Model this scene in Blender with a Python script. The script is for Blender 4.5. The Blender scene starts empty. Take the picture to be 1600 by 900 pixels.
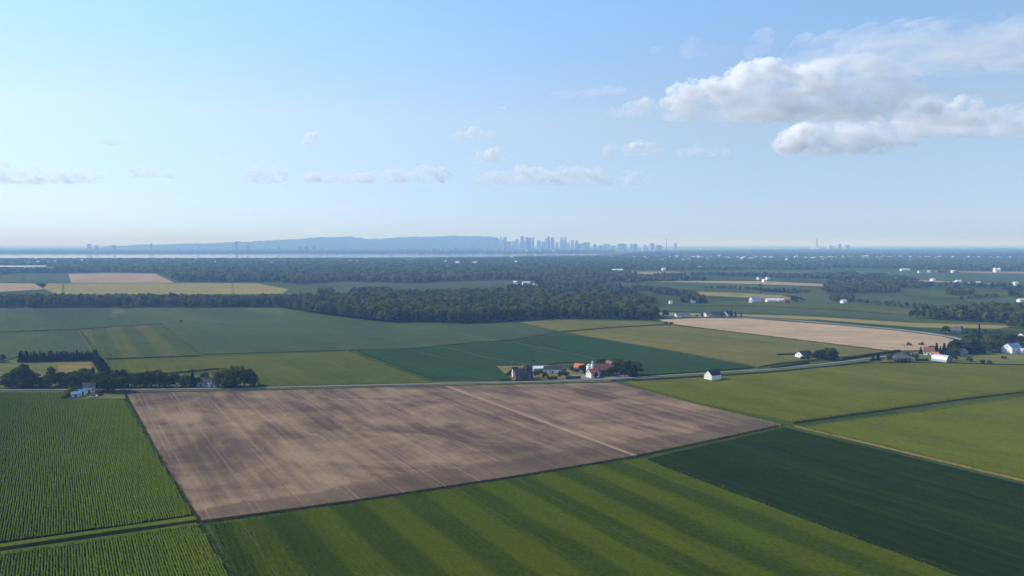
import bpy, bmesh, math, random
import numpy as np
from mathutils import Vector, Matrix
R = math.radians
SC = bpy.context.scene
COL = SC.collection

# ------------------------------------------------------------------ camera, sky, sun, exposure
F = 1142.5                      # focal length in pixels of the 1600 px wide photograph
HC = 100.0                      # drone height in metres
HORIZON = 381.0
PITCH = math.atan((450 - HORIZON) / F)
cam_d = bpy.data.cameras.new('camera')
cam = bpy.data.objects.new('camera', cam_d); COL.objects.link(cam)
cam_d.sensor_width = 36.0; cam_d.lens = 36.0 * F / 1600.0
cam_d.clip_start = 0.5; cam_d.clip_end = 250000
cam.location = (0, 0, HC); cam.rotation_euler = (R(90) - PITCH, 0, 0)
SC.camera = cam

SUN_EL = R(36); SUN_AZ = math.atan2(-0.90, 0.43)         # azimuth measured from +Y towards +X
world = bpy.data.worlds.new('World'); SC.world = world; world.use_nodes = True
wn = world.node_tree; wn.nodes.clear()
sky = wn.nodes.new('ShaderNodeTexSky'); sky.sky_type = 'NISHITA'; sky.sun_disc = False
sky.sun_elevation = SUN_EL; sky.sun_rotation = SUN_AZ
sky.altitude = 3000; sky.air_density = 1.0; sky.dust_density = 0.4; sky.ozone_density = 4.0
bg = wn.nodes.new('ShaderNodeBackground'); bg.inputs[1].default_value = 0.15
wo = wn.nodes.new('ShaderNodeOutputWorld')
# a milky summer sky: the Nishita dome is evened out between the horizon and the upper air
wtc = wn.nodes.new('ShaderNodeTexCoord'); wsx = wn.nodes.new('ShaderNodeSeparateXYZ'); wrm = wn.nodes.new('ShaderNodeValToRGB')
wn.links.new(wtc.outputs['Generated'], wsx.inputs[0]); wn.links.new(wsx.outputs[2], wrm.inputs[0])
el = wrm.color_ramp.elements
el[0].position = .0; el[0].color = (.23, .285, .42, 1); el[1].position = .35; el[1].color = (1.0, .94, .82, 1)
e_ = el.new(.035); e_.color = (.41, .385, .43, 1); e_ = el.new(.165); e_.color = (.90, .69, .53, 1); e_ = el.new(.294); e_.color = (.97, .91, .79, 1)
wmx = wn.nodes.new('ShaderNodeMix'); wmx.data_type = 'RGBA'; wmx.blend_type = 'MULTIPLY'; wmx.inputs[0].default_value = 1.0
wn.links.new(sky.outputs[0], wmx.inputs[6]); wn.links.new(wrm.outputs[0], wmx.inputs[7])
wn.links.new(wmx.outputs[2], bg.inputs[0]); wn.links.new(bg.outputs[0], wo.inputs[0])
sun_d = bpy.data.lights.new('sun', 'SUN'); sun_d.energy = 2.7; sun_d.angle = R(0.53); sun_d.color = (1.0, 0.94, 0.85)
sun = bpy.data.objects.new('sun', sun_d); COL.objects.link(sun)
SDIR = Vector((math.sin(SUN_AZ) * math.cos(SUN_EL), math.cos(SUN_AZ) * math.cos(SUN_EL), math.sin(SUN_EL)))
sun.rotation_euler = SDIR.to_track_quat('Z', 'Y').to_euler(); sun.location = (0, 0, 3000)
vs = SC.view_settings
vs.view_transform = 'Standard'; vs.look = 'None'; vs.exposure = 1.0; vs.gamma = 1.0; vs.use_curve_mapping = False
SC.render.engine = 'CYCLES'
SC.cycles.max_bounces = 24; SC.cycles.diffuse_bounces = 3; SC.cycles.glossy_bounces = 2
SC.cycles.transmission_bounces = 2; SC.cycles.volume_bounces = 24; SC.cycles.transparent_max_bounces = 16
SC.cycles.use_denoising = True

# ------------------------------------------------------------------ helpers: picture point -> place
def ray(px, py):
    x = (px - 800) / F; y = (450 - py) / F
    c, s = math.cos(PITCH), math.sin(PITCH)
    return Vector((x, c + y * s, -s + y * c))
def G(px, py, z=0.0):
    d = ray(px, py); t = (z - HC) / d.z
    return Vector((d.x * t, d.y * t, z))
def at(px, py, Y):
    d = ray(px, py); t = Y / d.y
    return Vector((d.x * t, Y, HC + d.z * t))
def ppm(py, z=0.0):                       # pixels per metre at a ground row
    return F / G(800, py, z).y
D1 = Vector((-0.525, 0.851)); N1 = Vector((0.851, 0.525))     # crop row direction of the whole parish, and across
ROW_ANGLE = math.atan2(D1.y, D1.x)

# ------------------------------------------------------------------ helpers: objects
def tag(o, label=None, cat=None, group=None, kind=None):
    if label: o['label'] = label
    if cat: o['category'] = cat
    if group: o['group'] = group
    if kind: o['kind'] = kind
    return o
def link(name, me, parent=None):
    o = bpy.data.objects.new(name, me); COL.objects.link(o)
    if parent is not None: o.parent = parent
    return o
def empty(name, loc, rz=0.0):
    o = link(name, None); o.location = loc; o.rotation_euler = (0, 0, rz); o.empty_display_size = 1
    return o
def np_mesh(name, V, Fc, mats, smooth=False, mat_idx=None):
    """V (n,3) array, Fc (m,k) array of equal-size faces"""
    V = np.asarray(V, np.float32); Fc = np.asarray(Fc, np.int32); k = Fc.shape[1]; m = len(Fc)
    me = bpy.data.meshes.new(name)
    me.vertices.add(len(V)); me.vertices.foreach_set('co', V.ravel())
    me.loops.add(m * k); me.loops.foreach_set('vertex_index', Fc.ravel())
    me.polygons.add(m)
    me.polygons.foreach_set('loop_start', np.arange(0, m * k, k, dtype=np.int32))
    for q in (mats if isinstance(mats, (list, tuple)) else [mats]): me.materials.append(q)
    if mat_idx is not None: me.polygons.foreach_set('material_index', np.asarray(mat_idx, np.int32))
    me.update(calc_edges=True); me.validate()
    if smooth: me.polygons.foreach_set('use_smooth', np.ones(m, bool))
    return me
class MB:
    """collects boxes, prisms, tubes into one bmesh"""
    def __init__(s): s.bm = bmesh.new()
    def box(s, x0, x1, y0, y1, z0, z1):
        v = [s.bm.verts.new(p) for p in ((x0,y0,z0),(x1,y0,z0),(x1,y1,z0),(x0,y1,z0),(x0,y0,z1),(x1,y0,z1),(x1,y1,z1),(x0,y1,z1))]
        for f in ((3,2,1,0),(4,5,6,7),(0,1,5,4),(1,2,6,5),(2,3,7,6),(3,0,4,7)): s.bm.faces.new([v[i] for i in f])
        return s
    def poly_prism(s, pts, axis, a, b):
        """pts: 2-D outline; extruded along axis 'x' (pts = y,z), 'y' (x,z) or 'z' (x,y) from a to b"""
        def P(p, t): return (t, p[0], p[1]) if axis == 'x' else ((p[0], t, p[1]) if axis == 'y' else (p[0], p[1], t))
        A = [s.bm.verts.new(P(p, a)) for p in pts]; B = [s.bm.verts.new(P(p, b)) for p in pts]
        n = len(pts)
        s.bm.faces.new(A[::-1]); s.bm.faces.new(B)
        for i in range(n): s.bm.faces.new((A[i], A[(i+1)%n], B[(i+1)%n], B[i]))
        return s
    def cyl(s, p0, p1, r0, r1=None, n=10, caps=True):
        r1 = r0 if r1 is None else r1
        p0 = Vector(p0); p1 = Vector(p1); d = (p1 - p0).normalized()
        u = d.orthogonal().normalized(); w = d.cross(u)
        A = []; B = []
        for i in range(n):
            a = 2 * math.pi * i / n; q = u * math.cos(a) + w * math.sin(a)
            A.append(s.bm.verts.new(p0 + q * r0)); B.append(s.bm.verts.new(p1 + q * max(r1, 1e-4)))
        for i in range(n): s.bm.faces.new((A[i], A[(i+1)%n], B[(i+1)%n], B[i]))
        if caps: s.bm.faces.new(A[::-1]); s.bm.faces.new(B)
        return s
    def build(s, name, mat, parent=None, smooth=False):
        bmesh.ops.recalc_face_normals(s.bm, faces=s.bm.faces[:])
        me = bpy.data.meshes.new(name); s.bm.to_mesh(me); s.bm.free()
        me.materials.append(mat)
        if smooth:
            for p in me.polygons: p.use_smooth = True
        return link(name, me, parent)

# ------------------------------------------------------------------ materials
def mat_new(name):
    m = bpy.data.materials.new(name); m.use_nodes = True
    nt = m.node_tree; b = nt.nodes['Principled BSDF']
    b.inputs['Roughness'].default_value = 0.9
    b.inputs['Specular IOR Level'].default_value = 0.0
    return m, nt, b
def N(nt, t, **kw):
    n = nt.nodes.new(t)
    for k, v in kw.items(): setattr(n, k, v)
    return n
def mapped(nt, rot=0.0, scale=(1, 1, 1), loc=(0, 0, 0)):
    g = N(nt, 'ShaderNodeNewGeometry'); mp = N(nt, 'ShaderNodeMapping', vector_type='POINT')
    r = N(nt, 'ShaderNodeVectorRotate', rotation_type='Z_AXIS'); r.inputs['Angle'].default_value = -rot
    nt.links.new(g.outputs['Position'], r.inputs['Vector'])
    mp.inputs['Scale'].default_value = scale; mp.inputs['Location'].default_value = loc
    nt.links.new(r.outputs[0], mp.inputs['Vector'])
    return mp.outputs[0]
def noise(nt, vec, scale, detail=4, rough=0.55, dist=0.0):
    n = N(nt, 'ShaderNodeTexNoise'); n.inputs['Scale'].default_value = scale; n.inputs['Detail'].default_value = detail
    n.inputs['Roughness'].default_value = rough; n.inputs['Distortion'].default_value = dist
    if vec is not None: nt.links.new(vec, n.inputs['Vector'])
    return n.outputs['Fac']
def ramp(nt, fac, p0, p1, c0=(0, 0, 0), c1=(1, 1, 1)):
    r = N(nt, 'ShaderNodeValToRGB'); e = r.color_ramp.elements
    e[0].position = p0; e[1].position = p1; e[0].color = (*c0, 1); e[1].color = (*c1, 1)
    nt.links.new(fac, r.inputs['Fac']); return r.outputs['Color']
def mix(nt, fac, a, b, mode='MIX'):
    m = N(nt, 'ShaderNodeMix', data_type='RGBA', blend_type=mode)
    for s, v in ((m.inputs[0], fac), (m.inputs[6], a), (m.inputs[7], b)):
        if isinstance(v, (int, float)): s.default_value = v
        elif isinstance(v, tuple): s.default_value = (*v, 1)
        else: nt.links.new(v, s)
    return m.outputs[2]
def math_n(nt, op, a, b=None, c=None, clamp=False):
    m = N(nt, 'ShaderNodeMath', operation=op, use_clamp=clamp)
    for s, v in zip(m.inputs, (a, b, c)):
        if v is None: continue
        if isinstance(v, (int, float)): s.default_value = v
        else: nt.links.new(v, s)
    return m.outputs[0]
def sep(nt, vec):
    s = N(nt, 'ShaderNodeSeparateXYZ'); nt.links.new(vec, s.inputs[0]); return s.outputs
def bump(nt, b, h, strength, dist):
    n = N(nt, 'ShaderNodeBump'); n.inputs['Strength'].default_value = strength; n.inputs['Distance'].default_value = dist
    nt.links.new(h, n.inputs['Height']); nt.links.new(n.outputs[0], b.inputs['Normal'])

def crop_mat(name, c1, c2, c3=None, rot=ROW_ANGLE, streak=0.5, patch=90.0, stripes=None, seed=0.0, fine=0.35, rowgap=3.0):
    """c1/c2: two tones mixed in drifts drawn out along the rows, c3: odd thin patches; stripes=(period, phase, tone, amount)"""
    m, nt, b = mat_new(name)
    long_ = mapped(nt, rot, (1 / (patch * 3.2), 1 / patch, 1), (seed, seed * 1.7, 0))
    n1 = noise(nt, long_, 1.0, 5, 0.6, 0.3)
    st = mapped(nt, rot, (1 / 260.0, 1 / rowgap, 1), (seed * 2, seed, 0))
    n2 = noise(nt, st, 1.0, 3, 0.6)
    fi = noise(nt, mapped(nt, 0, (1, 1, 1)), 0.55, 6, 0.72)
    col = mix(nt, ramp(nt, n1, 0.34, 0.66), c1, c2)
    if c3 is not None:
        n3 = noise(nt, mapped(nt, rot, (1 / 170.0, 1 / 55.0, 1), (seed * 3 + 4, 2, 0)), 1.0, 5, 0.6, 0.5)
        col = mix(nt, ramp(nt, n3, 0.60, 0.74), col, c3)
    if stripes:
        per, ph, tone, amt = stripes
        y = sep(nt, mapped(nt, rot))[1]
        wob = math_n(nt, 'MULTIPLY', math_n(nt, 'SUBTRACT', noise(nt, mapped(nt, rot, (.02, .2, 1)), 1.0, 3), 0.5), 5.0)
        w = math_n(nt, 'SINE', math_n(nt, 'MULTIPLY', math_n(nt, 'ADD', math_n(nt, 'ADD', y, -ph), wob), 2 * math.pi / per))
        w = math_n(nt, 'MULTIPLY', ramp(nt, math_n(nt, 'MULTIPLY_ADD', w, 0.5, 0.5), 0.33, 0.67), amt)
        col = mix(nt, w, col, tone)
    t = math_n(nt, 'PINGPONG', math_n(nt, 'ADD', sep(nt, mapped(nt, rot))[1], seed * 13.), 13.5)
    tl = math_n(nt, 'MULTIPLY', math_n(nt, 'SUBTRACT', .75, t), 2.0, clamp=True)
    tl = math_n(nt, 'MULTIPLY', tl, ramp(nt, noise(nt, mapped(nt, rot, (1 / 90., 1 / 20., 1), (seed, 7, 0)), 1., 3), .40, .62))
    col = mix(nt, math_n(nt, 'MULTIPLY', tl, .28), col, mix(nt, .5, col, (.16, .15, .06)))
    n5 = noise(nt, mapped(nt, rot + .5, (1 / 38., 1 / 22., 1), (seed * 5, 3, 0)), 1.0, 6, .68, .8)
    col = mix(nt, .55, col, ramp(nt, n5, .28, .72, (.72, .74, .72), (1.28, 1.24, 1.15)), 'MULTIPLY')
    col = mix(nt, streak, col, ramp(nt, n2, 0.25, 0.75, (.55, .55, .55), (1.4, 1.4, 1.4)), 'MULTIPLY')
    col = mix(nt, fine, col, ramp(nt, fi, 0.25, 0.75, (.3, .3, .3), (1.7, 1.7, 1.7)), 'MULTIPLY')
    nt.links.new(col, b.inputs['Base Color'])
    bump(nt, b, fi, 0.55, 0.6)
    return m

def flat_mat(name, c, var=0.25, scale=0.8, rough=0.85, spec=0.2, metal=0.0):
    m, nt, b = mat_new(name)
    tc = N(nt, 'ShaderNodeTexCoord')
    n = noise(nt, tc.outputs['Object'], scale, 5, 0.65)
    v = ramp(nt, n, 0.25, 0.75, (1 - var,) * 3, (1 + var,) * 3)
    nt.links.new(mix(nt, 1.0, c, v, 'MULTIPLY'), b.inputs['Base Color'])
    b.inputs['Roughness'].default_value = rough; b.inputs['Specular IOR Level'].default_value = spec; b.inputs['Metallic'].default_value = metal
    return m

def leaf_mat(name, ca, cb, thru=0.35):
    m, nt, b = mat_new(name)
    oi = N(nt, 'ShaderNodeObjectInfo'); tc = N(nt, 'ShaderNodeTexCoord')
    n = noise(nt, tc.outputs['Object'], 0.55, 4, 0.7)
    base = mix(nt, oi.outputs['Random'], ca, cb)
    v = ramp(nt, n, 0.3, 0.72, (.55, .55, .55), (1.5, 1.45, 1.3))
    col = mix(nt, 1.0, base, v, 'MULTIPLY'); nt.links.new(col, b.inputs['Base Color'])
    b.inputs['Roughness'].default_value = 0.75
    tr = N(nt, 'ShaderNodeBsdfTranslucent'); nt.links.new(mix(nt, 1.0, col, (1.15, 1.1, .6), 'MULTIPLY'), tr.inputs[0])
    ms = N(nt, 'ShaderNodeMixShader'); ms.inputs[0].default_value = thru
    nt.links.new(b.outputs[0], ms.inputs[1]); nt.links.new(tr.outputs[0], ms.inputs[2]); nt.links.new(ms.outputs[0], nt.nodes['Material Output'].inputs['Surface'])
    return m

M = {}
M['leaf'] = leaf_mat('broad_leaves', (.034, .056, .010), (.105, .125, .022))
M['leaf_light'] = leaf_mat('pale_leaves', (.070, .095, .030), (.105, .125, .040))
M['needle'] = leaf_mat('spruce_needles', (.014, .030, .018), (.026, .044, .022))
M['weed'] = leaf_mat('weed_leaves', (.045, .070, .020), (.085, .100, .030))
M['bark'] = flat_mat('bark', (.075, .060, .048), .3, 2)
M['wood_far'] = leaf_mat('far_wood_leaves', (.036, .060, .014), (.190, .205, .040))
M['soil'] = flat_mat('damp_soil', (.050, .066, .014), .35, .3)
M['white'] = flat_mat('white_paint', (.80, .79, .76), .06, .6, .6)
M['cream'] = flat_mat('cream_siding', (.62, .58, .50), .08, .6, .7)
M['grey_wall'] = flat_mat('grey_siding', (.30, .31, .33), .1, .6, .7)
M['grey_dark'] = flat_mat('dark_brick', (.10, .07, .065), .2, 1.5, .85)
M['brick'] = flat_mat('red_brick', (.26, .10, .07), .2, 1.5, .85)
M['roof_dark'] = flat_mat('dark_shingles', (.035, .034, .040), .25, 1.2, .8)
M['roof_grey'] = flat_mat('grey_shingles', (.13, .13, .15), .2, 1.2, .75)
M['roof_brown'] = flat_mat('brown_barn_roof', (.20, .085, .070), .22, .8, .75)
M['roof_orange'] = flat_mat('orange_roof', (.55, .17, .085), .18, .8, .75)
M['roof_blue'] = flat_mat('blue_metal_roof', (.15, .24, .45), .12, .8, .45, .4)
M['roof_white'] = flat_mat('white_metal_roof', (.72, .74, .76), .07, .8, .4, .4)
M['galv'] = flat_mat('galvanised_sheet', (.55, .58, .62), .10, .7, .38, .5, .35)
M['glass'] = flat_mat('window_glass', (.03, .035, .045), .1, 1, .12, .6)
M['dark'] = flat_mat('dark_paint', (.02, .02, .022), .1, 1, .5)
M['blue_paint'] = flat_mat('pale_blue_paint', (.44, .49, .58), .08, .8, .5)
M['red_paint'] = flat_mat('red_paint', (.42, .05, .04), .12, 1, .4, .5)
M['rubber'] = flat_mat('tyre_rubber', (.018, .018, .018), .1, 1, .8)
M['rim'] = flat_mat('wheel_rim', (.5, .48, .42), .1, 1, .4, .5, .3)
M['steel'] = flat_mat('grey_steel', (.20, .21, .23), .1, 1, .5, .4, .3)
M['city'] = [flat_mat('city_wall', c, .12, .03, .8) for c in ((.16, .17, .19), (.26, .26, .27), (.36, .35, .33), (.11, .12, .15), (.5, .49, .47))]
M['city_glass'] = flat_mat('city_glazing', (.12, .14, .17), .1, .05, .4, .4)
M['city_roof'] = flat_mat('city_roof', (.2, .2, .21), .15, .05, .85)

# road
m, nt, b = mat_new('asphalt_road')
n = noise(nt, mapped(nt), .25, 6, .7); n2 = noise(nt, mapped(nt), .03, 3)
c = mix(nt, ramp(nt, n2, .3, .7), (.14, .14, .142), (.20, .195, .185))
nt.links.new(mix(nt, .5, c, ramp(nt, n, .25, .75, (.7,) * 3, (1.25,) * 3), 'MULTIPLY'), b.inputs['Base Color'])
M['road'] = m
M['gravel'] = crop_mat('gravel_yard', (.22, .20, .17), (.16, .15, .12), None, 0, .2, 20)
M['lawn'] = crop_mat('lawn_grass', (.085, .105, .032), (.13, .13, .045), (.20, .165, .075), 0, .3, 18, seed=2.2)
M['drygrass'] = crop_mat('dry_grass', (.20, .15, .06), (.10, .11, .03), (.28, .19, .10), 0, .3, 9, seed=5.2)
M['verge'] = crop_mat('verge_grass', (.075, .095, .028), (.115, .120, .038), None, 0, .25, 25, seed=1.4)

# water
m, nt, b = mat_new('river_water')
b.inputs['Base Color'].default_value = (.05, .09, .12, 1); b.inputs['Roughness'].default_value = .08
b.inputs['Specular IOR Level'].default_value = .5; b.inputs['IOR'].default_value = 1.33
bump(nt, b, noise(nt, mapped(nt, 0, (.02, .05, 1)), 1.0, 4), .10, .4)
M['water'] = m

# bare harvested field: purple-brown soil with tan drifts, tractor lines, a darker unworked headland
def bare_mat():
    m, nt, b = mat_new('bare_soil')
    rv = mapped(nt, ROW_ANGLE); s = sep(nt, rv)
    dark = (.090, .066, .052); tan = (.240, .172, .108)
    n1 = noise(nt, mapped(nt, ROW_ANGLE + .03, (1 / 75., 1 / 21., 1), (.7, 3.1, 0)), 1.0, 5, .58, .6)
    n2 = noise(nt, mapped(nt, ROW_ANGLE, (1 / 420., 1 / 5.5, 1), (1, 6, 0)), 1.0, 4, .62)
    n3 = noise(nt, mapped(nt, 0, (1, 1, 1)), .5, 6, .7)
    n4 = noise(nt, mapped(nt, 0, (1 / 58., 1 / 36., 1), (3, 1, 0)), 1.0, 5, .6, .9)
    w = math_n(nt, 'ADD', math_n(nt, 'MULTIPLY', n1, .48), math_n(nt, 'MULTIPLY', n4, .52))
    w = math_n(nt, 'ADD', w, math_n(nt, 'MULTIPLY', math_n(nt, 'SUBTRACT', n2, .5), .30))
    col = mix(nt, ramp(nt, w, .40, .61), dark, tan)
    # headland along the near edge
    edge = math_n(nt, 'SUBTRACT', s[0], math_n(nt, 'MULTIPLY_ADD', s[1], .0566, 281.0))
    nh = noise(nt, mapped(nt, 0, (1, 1, 1)), .05, 5, .65)
    lim = math_n(nt, 'MULTIPLY_ADD', nh, 26.0, 1.0)
    hd = math_n(nt, 'MULTIPLY', math_n(nt, 'SUBTRACT', lim, edge), .18, clamp=True)
    col = mix(nt, math_n(nt, 'MULTIPLY', hd, .62), col, (.080, .057, .043))
    # worked lines
    def line(period, off, width, strength, colour, col):
        t = math_n(nt, 'PINGPONG', math_n(nt, 'ADD', s[1], off), period / 2)
        q = math_n(nt, 'MULTIPLY', math_n(nt, 'SUBTRACT', width, t), 3.0, clamp=True)
        brk = ramp(nt, noise(nt, mapped(nt, ROW_ANGLE, (1 / 42., 1 / 9., 1), (off, 1, 0)), 1., 3), .42, .62)
        q = math_n(nt, 'MULTIPLY', math_n(nt, 'MULTIPLY', q, brk), strength)
        return mix(nt, q, col, colour)
    col = line(17.7, 5.0, .42, .55, (.31, .215, .155), col)
    col = line(17.7, 7.6, .42, .55, (.31, .215, .155), col)
    col = line(9.1, 2.0, .5, .4, (.115, .072, .058), col)
    # grass lane dividing the two strips
    d = math_n(nt, 'ABSOLUTE', math_n(nt, 'ADD', s[1], 226.6))
    q = math_n(nt, 'MULTIPLY', math_n(nt, 'SUBTRACT', 1.7, d), 1.2, clamp=True)
    col = mix(nt, math_n(nt, 'MULTIPLY', q, .8), col, (.30, .21, .13))
    # wet hollow
    hx = G(712, 668); v = hx.x * D1.x + hx.y * D1.y; u = hx.x * N1.x + hx.y * N1.y
    dx = math_n(nt, 'MULTIPLY', math_n(nt, 'SUBTRACT', s[0], v), 1 / 9.); dy = math_n(nt, 'MULTIPLY', math_n(nt, 'ADD', s[1], u), 1 / 10.)
    r = math_n(nt, 'ADD', math_n(nt, 'MULTIPLY', dx, dx), math_n(nt, 'MULTIPLY', dy, dy))
    r = math_n(nt, 'ADD', r, math_n(nt, 'MULTIPLY', n4, 1.6))
    col = mix(nt, math_n(nt, 'MULTIPLY', math_n(nt, 'SUBTRACT', 1.7, r), .8, clamp=True), col, (.070, .058, .040))
    col = mix(nt, .5, col, ramp(nt, n3, .25, .75, (.62,) * 3, (1.36,) * 3), 'MULTIPLY')
    nt.links.new(col, b.inputs['Base Color'])
    bump(nt, b, n3, .5, .35)
    return m
M['bare'] = bare_mat()

# ------------------------------------------------------------------ ground and fields
def ground_sheet():
    m, nt, b = mat_new('parish_ground')
    n1 = noise(nt, mapped(nt, ROW_ANGLE, (1 / 900., 1 / 260., 1)), 1, 4, .5, .2)
    n2 = noise(nt, mapped(nt, .4, (1 / 160., 1 / 160., 1)), 1, 6, .62)
    col = mix(nt, ramp(nt, n1, .42, .58), (.040, .062, .016), (.060, .078, .018))
    col = mix(nt, ramp(nt, n2, .56, .64), col, (.032, .048, .014))
    n3 = noise(nt, mapped(nt, 0, (1, 1, 1)), .4, 5, .7)
    col = mix(nt, .5, col, ramp(nt, n3, .25, .75, (.5,) * 3, (1.5,) * 3), 'MULTIPLY')
    nt.links.new(col, b.inputs['Base Color'])
    bump(nt, b, n3, .4, .6)
    W = 78000.
    me = np_mesh('ground', [(-W, -4000, 0), (W, -4000, 0), (W, W, 0), (-W, W, 0)], [(0, 1, 2, 3)], m)
    o = link('ground', me); tag(o, 'flat green farmland plain reaching to the horizon', 'ground', kind='structure')
ground_sheet()

def pix_poly(pts, z=0.0): return [G(x, y, z).to_2d() for x, y in pts]
def slab(name, pts, z, mat, label, cat='field', side=None, pixels=True):
    P = pix_poly(pts, z) if pixels else [Vector(p) for p in pts]
    bm = bmesh.new()
    top = [bm.verts.new((p.x, p.y, z)) for p in P]; bot = [bm.verts.new((p.x, p.y, 0.004)) for p in P]
    f = bm.faces.new(top); n = len(P)
    if f.normal.z < 0 or True:
        bm.normal_update()
    for i in range(n): bm.faces.new((top[i], bot[i], bot[(i+1) % n], top[(i+1) % n]))
    bmesh.ops.recalc_face_normals(bm, faces=bm.faces[:])
    bm.normal_update()
    if f.normal.z < 0: bmesh.ops.reverse_faces(bm, faces=bm.faces[:])
    bmesh.ops.triangulate(bm, faces=[f])
    me = bpy.data.meshes.new(name); bm.to_mesh(me); bm.free(); me.materials.append(mat)
    return tag(link(name, me), label, cat, kind='structure')

# crop materials, named by what grows
SOY = crop_mat('soy_leaves', (.011, .023, .003), (.018, .032, .004), (.030, .045, .006), streak=.6, patch=40, seed=1.0, fine=.3)
SOY2 = crop_mat('soy_leaves_dark', (0.02, 0.046, 0.018), (0.03, 0.06, 0.021), (0.046, 0.072, 0.026), streak=.25, patch=60, seed=2.0, fine=.25)
TEAL = crop_mat('young_soy', (0.044, 0.068, 0.032), (0.068, 0.092, 0.038), (0.105, 0.126, 0.042), streak=.2, patch=120, seed=3.3, fine=.2)
HAYA = crop_mat('hay_green', (0.085, 0.096, 0.011), (0.112, 0.114, 0.016), (0.066, 0.078, 0.01), streak=.3, patch=55, seed=4.1, fine=.35)
HAYB = crop_mat('hay_olive', (0.082, 0.1, 0.009), (0.106, 0.114, 0.013), (0.063, 0.082, 0.008), streak=.3, patch=45, seed=5.4, fine=.4)
OLIVE = crop_mat('grain_olive', (0.06, 0.078, 0.014), (0.09, 0.094, 0.019), (0.048, 0.07, 0.014), streak=.3, patch=60, seed=6.2, fine=.3)
OLIVE2 = crop_mat('grain_dry', (0.104, 0.104, 0.03), (0.138, 0.124, 0.038), (0.083, 0.092, 0.026), streak=.25, patch=70, seed=7.2, fine=.25)
STRIPE = crop_mat('grain_banded', (0.05, 0.068, 0.024), (0.058, 0.074, 0.024), None, streak=.2, patch=60, seed=8.2, fine=.2,
                  stripes=(31., 4., (.088, .088, .032), .8))
TAN = crop_mat('stubble_tan', (.32, .24, .155), (.38, .285, .185), (.26, .19, .13), rot=R(-8), streak=.35, patch=25, seed=9.2, fine=.2, rowgap=6)
YEL = crop_mat('ripe_grain', (0.2, 0.175, 0.062), (0.24, 0.2, 0.072), (0.16, 0.155, 0.056), streak=.2, patch=70, seed=10.2, fine=.2)
PINK = crop_mat('bare_far', (.26, .19, .12), (.31, .23, .145), None, streak=.2, patch=60, seed=11.2, fine=.2)

slab('bare_field', [(198,614),(400,610.5),(600,605),(800,601),(957,597.5),(1075,629),(1180,655),(1216,664),(1100,689),(985,713),(800,743.5),(560,780),(315,813),(258,723)],
     0.9, M['bare'], 'bare purple-brown field with tan drifts and pale tractor lines')
slab('soy_field', [(1012,716.5),(1100,696),(1226,668),(1400,709),(1600,757),(1800,805),(1800,960),(1660,960),(1496,899),(1250,807)],
     0.7, SOY, 'dark green soy field at the lower right corner')
slab('hay_field', [(975,596.5),(1080,590.5),(1200,583),(1300,573),(1372,567.5),(1460,567),(1600,571),(1750,576),(1750,590),(1600,611),(1505,622),(1400,637),(1240,659),(1100,630)],
     1.0, HAYA, 'green hay field around the white barn, right of the bare field')
slab('hay_field', [(1254,666),(1400,646.5),(1600,619),(1750,598),(1750,783),(1600,747.5),(1420,705)],
     1.0, HAYB, 'olive green hay field below the long dark ditch')
slab('soy_field', [(557,548.5),(640,546.5),(737,537),(802,532.5),(842,526.5),(876,520.5),(1030,545),(1178,573.5),(1095,580),(1005,586),(984,588),(965,577),(925,574),(905,566),(880,566),(845,570),(775,571),(790,585),(800,592),(690,597.5)],
     0.7, SOY2, 'dark green soy field behind the central farmsteads')
slab('grain_field', [(170,563),(330,557.5),(545,549),(676,598),(560,600),(404,603),(396,585),(340,575),(250,583),(180,583)],
     1.2, OLIVE, 'olive green grain field behind the roadside tree belt')
slab('grain_field', [(126,515.5),(249,506.5),(312,555),(166,560)],
     1.0, STRIPE, 'grain field banded olive and green in broad slanting stripes')
slab('young_field', [(-150,524),(0,521.5),(120,516.5),(146,549),(140,553),(30,556),(0,566),(-150,572)],
     .8, TEAL, 'blue-green field behind the spruce windbreak')
slab('young_field', [(-150,482),(0,482),(440,481.5),(500,495),(565,502),(600,506),(720,508),(800,505),(805,504),(868,518.5),(838,524.5),(798,530.5),(735,535),(636,544.5),(552,546.5),(316,553),(252,505),(124,513.5),(0,518),(-150,521)],
     .6, TEAL, 'broad blue-green field in front of the central wood')
slab('grain_field', [(886,519),(960,512.5),(1048,508),(1210,527),(1385,548.5),(1330,556),(1225,566),(1186,572)],
     1.0, OLIVE2, 'pale olive grain field between the soy and the tan stubble')
slab('grain_field', [(812,503),(870,499.5),(1020,502.5),(1042,506),(955,511),(876,517.5)],
     .8, OLIVE2, 'small olive grain field along the foot of the central wood')
slab('stubble_field', [(1028,499.5),(1090,497),(1165,497.5),(1300,507.5),(1400,516.5),(1470,525.5),(1496,532),(1488,543),(1440,547),(1392,547.5),(1210,525.5),(1052,506.5)],
     .3, TAN, 'pale tan stubble field with two tractors')
slab('grain_field', [(1012,488),(1120,490),(1250,493.5),(1420,504),(1585,509),(1560,513.5),(1440,511.5),(1300,501),(1150,493.5),(1035,493)],
     .5, YEL, 'long yellow strip of ripe grain beyond the farm road')
slab('soy_field', [(1260,498),(1320,502.5),(1440,513),(1575,515.5),(1700,522),(1700,530),(1575,531),(1520,528),(1480,521),(1400,512),(1300,503)],
     .5, SOY2, 'dark green strip between the farm road and the yellow grain')
slab('soy_field', [(1032,478.5),(1180,479.5),(1300,485),(1420,494.5),(1426,502.5),(1250,491.5),(1120,487.5),(1016,485.5)],
     .5, TEAL, 'dark blue-green strip behind the yellow grain')
slab('grain_field', [(1085,470.5),(1180,471),(1300,476.5),(1440,486),(1425,492),(1300,483),(1180,477.5),(1060,476.5)],
     .5, OLIVE, 'olive strip of grain in front of the white barns')
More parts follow.
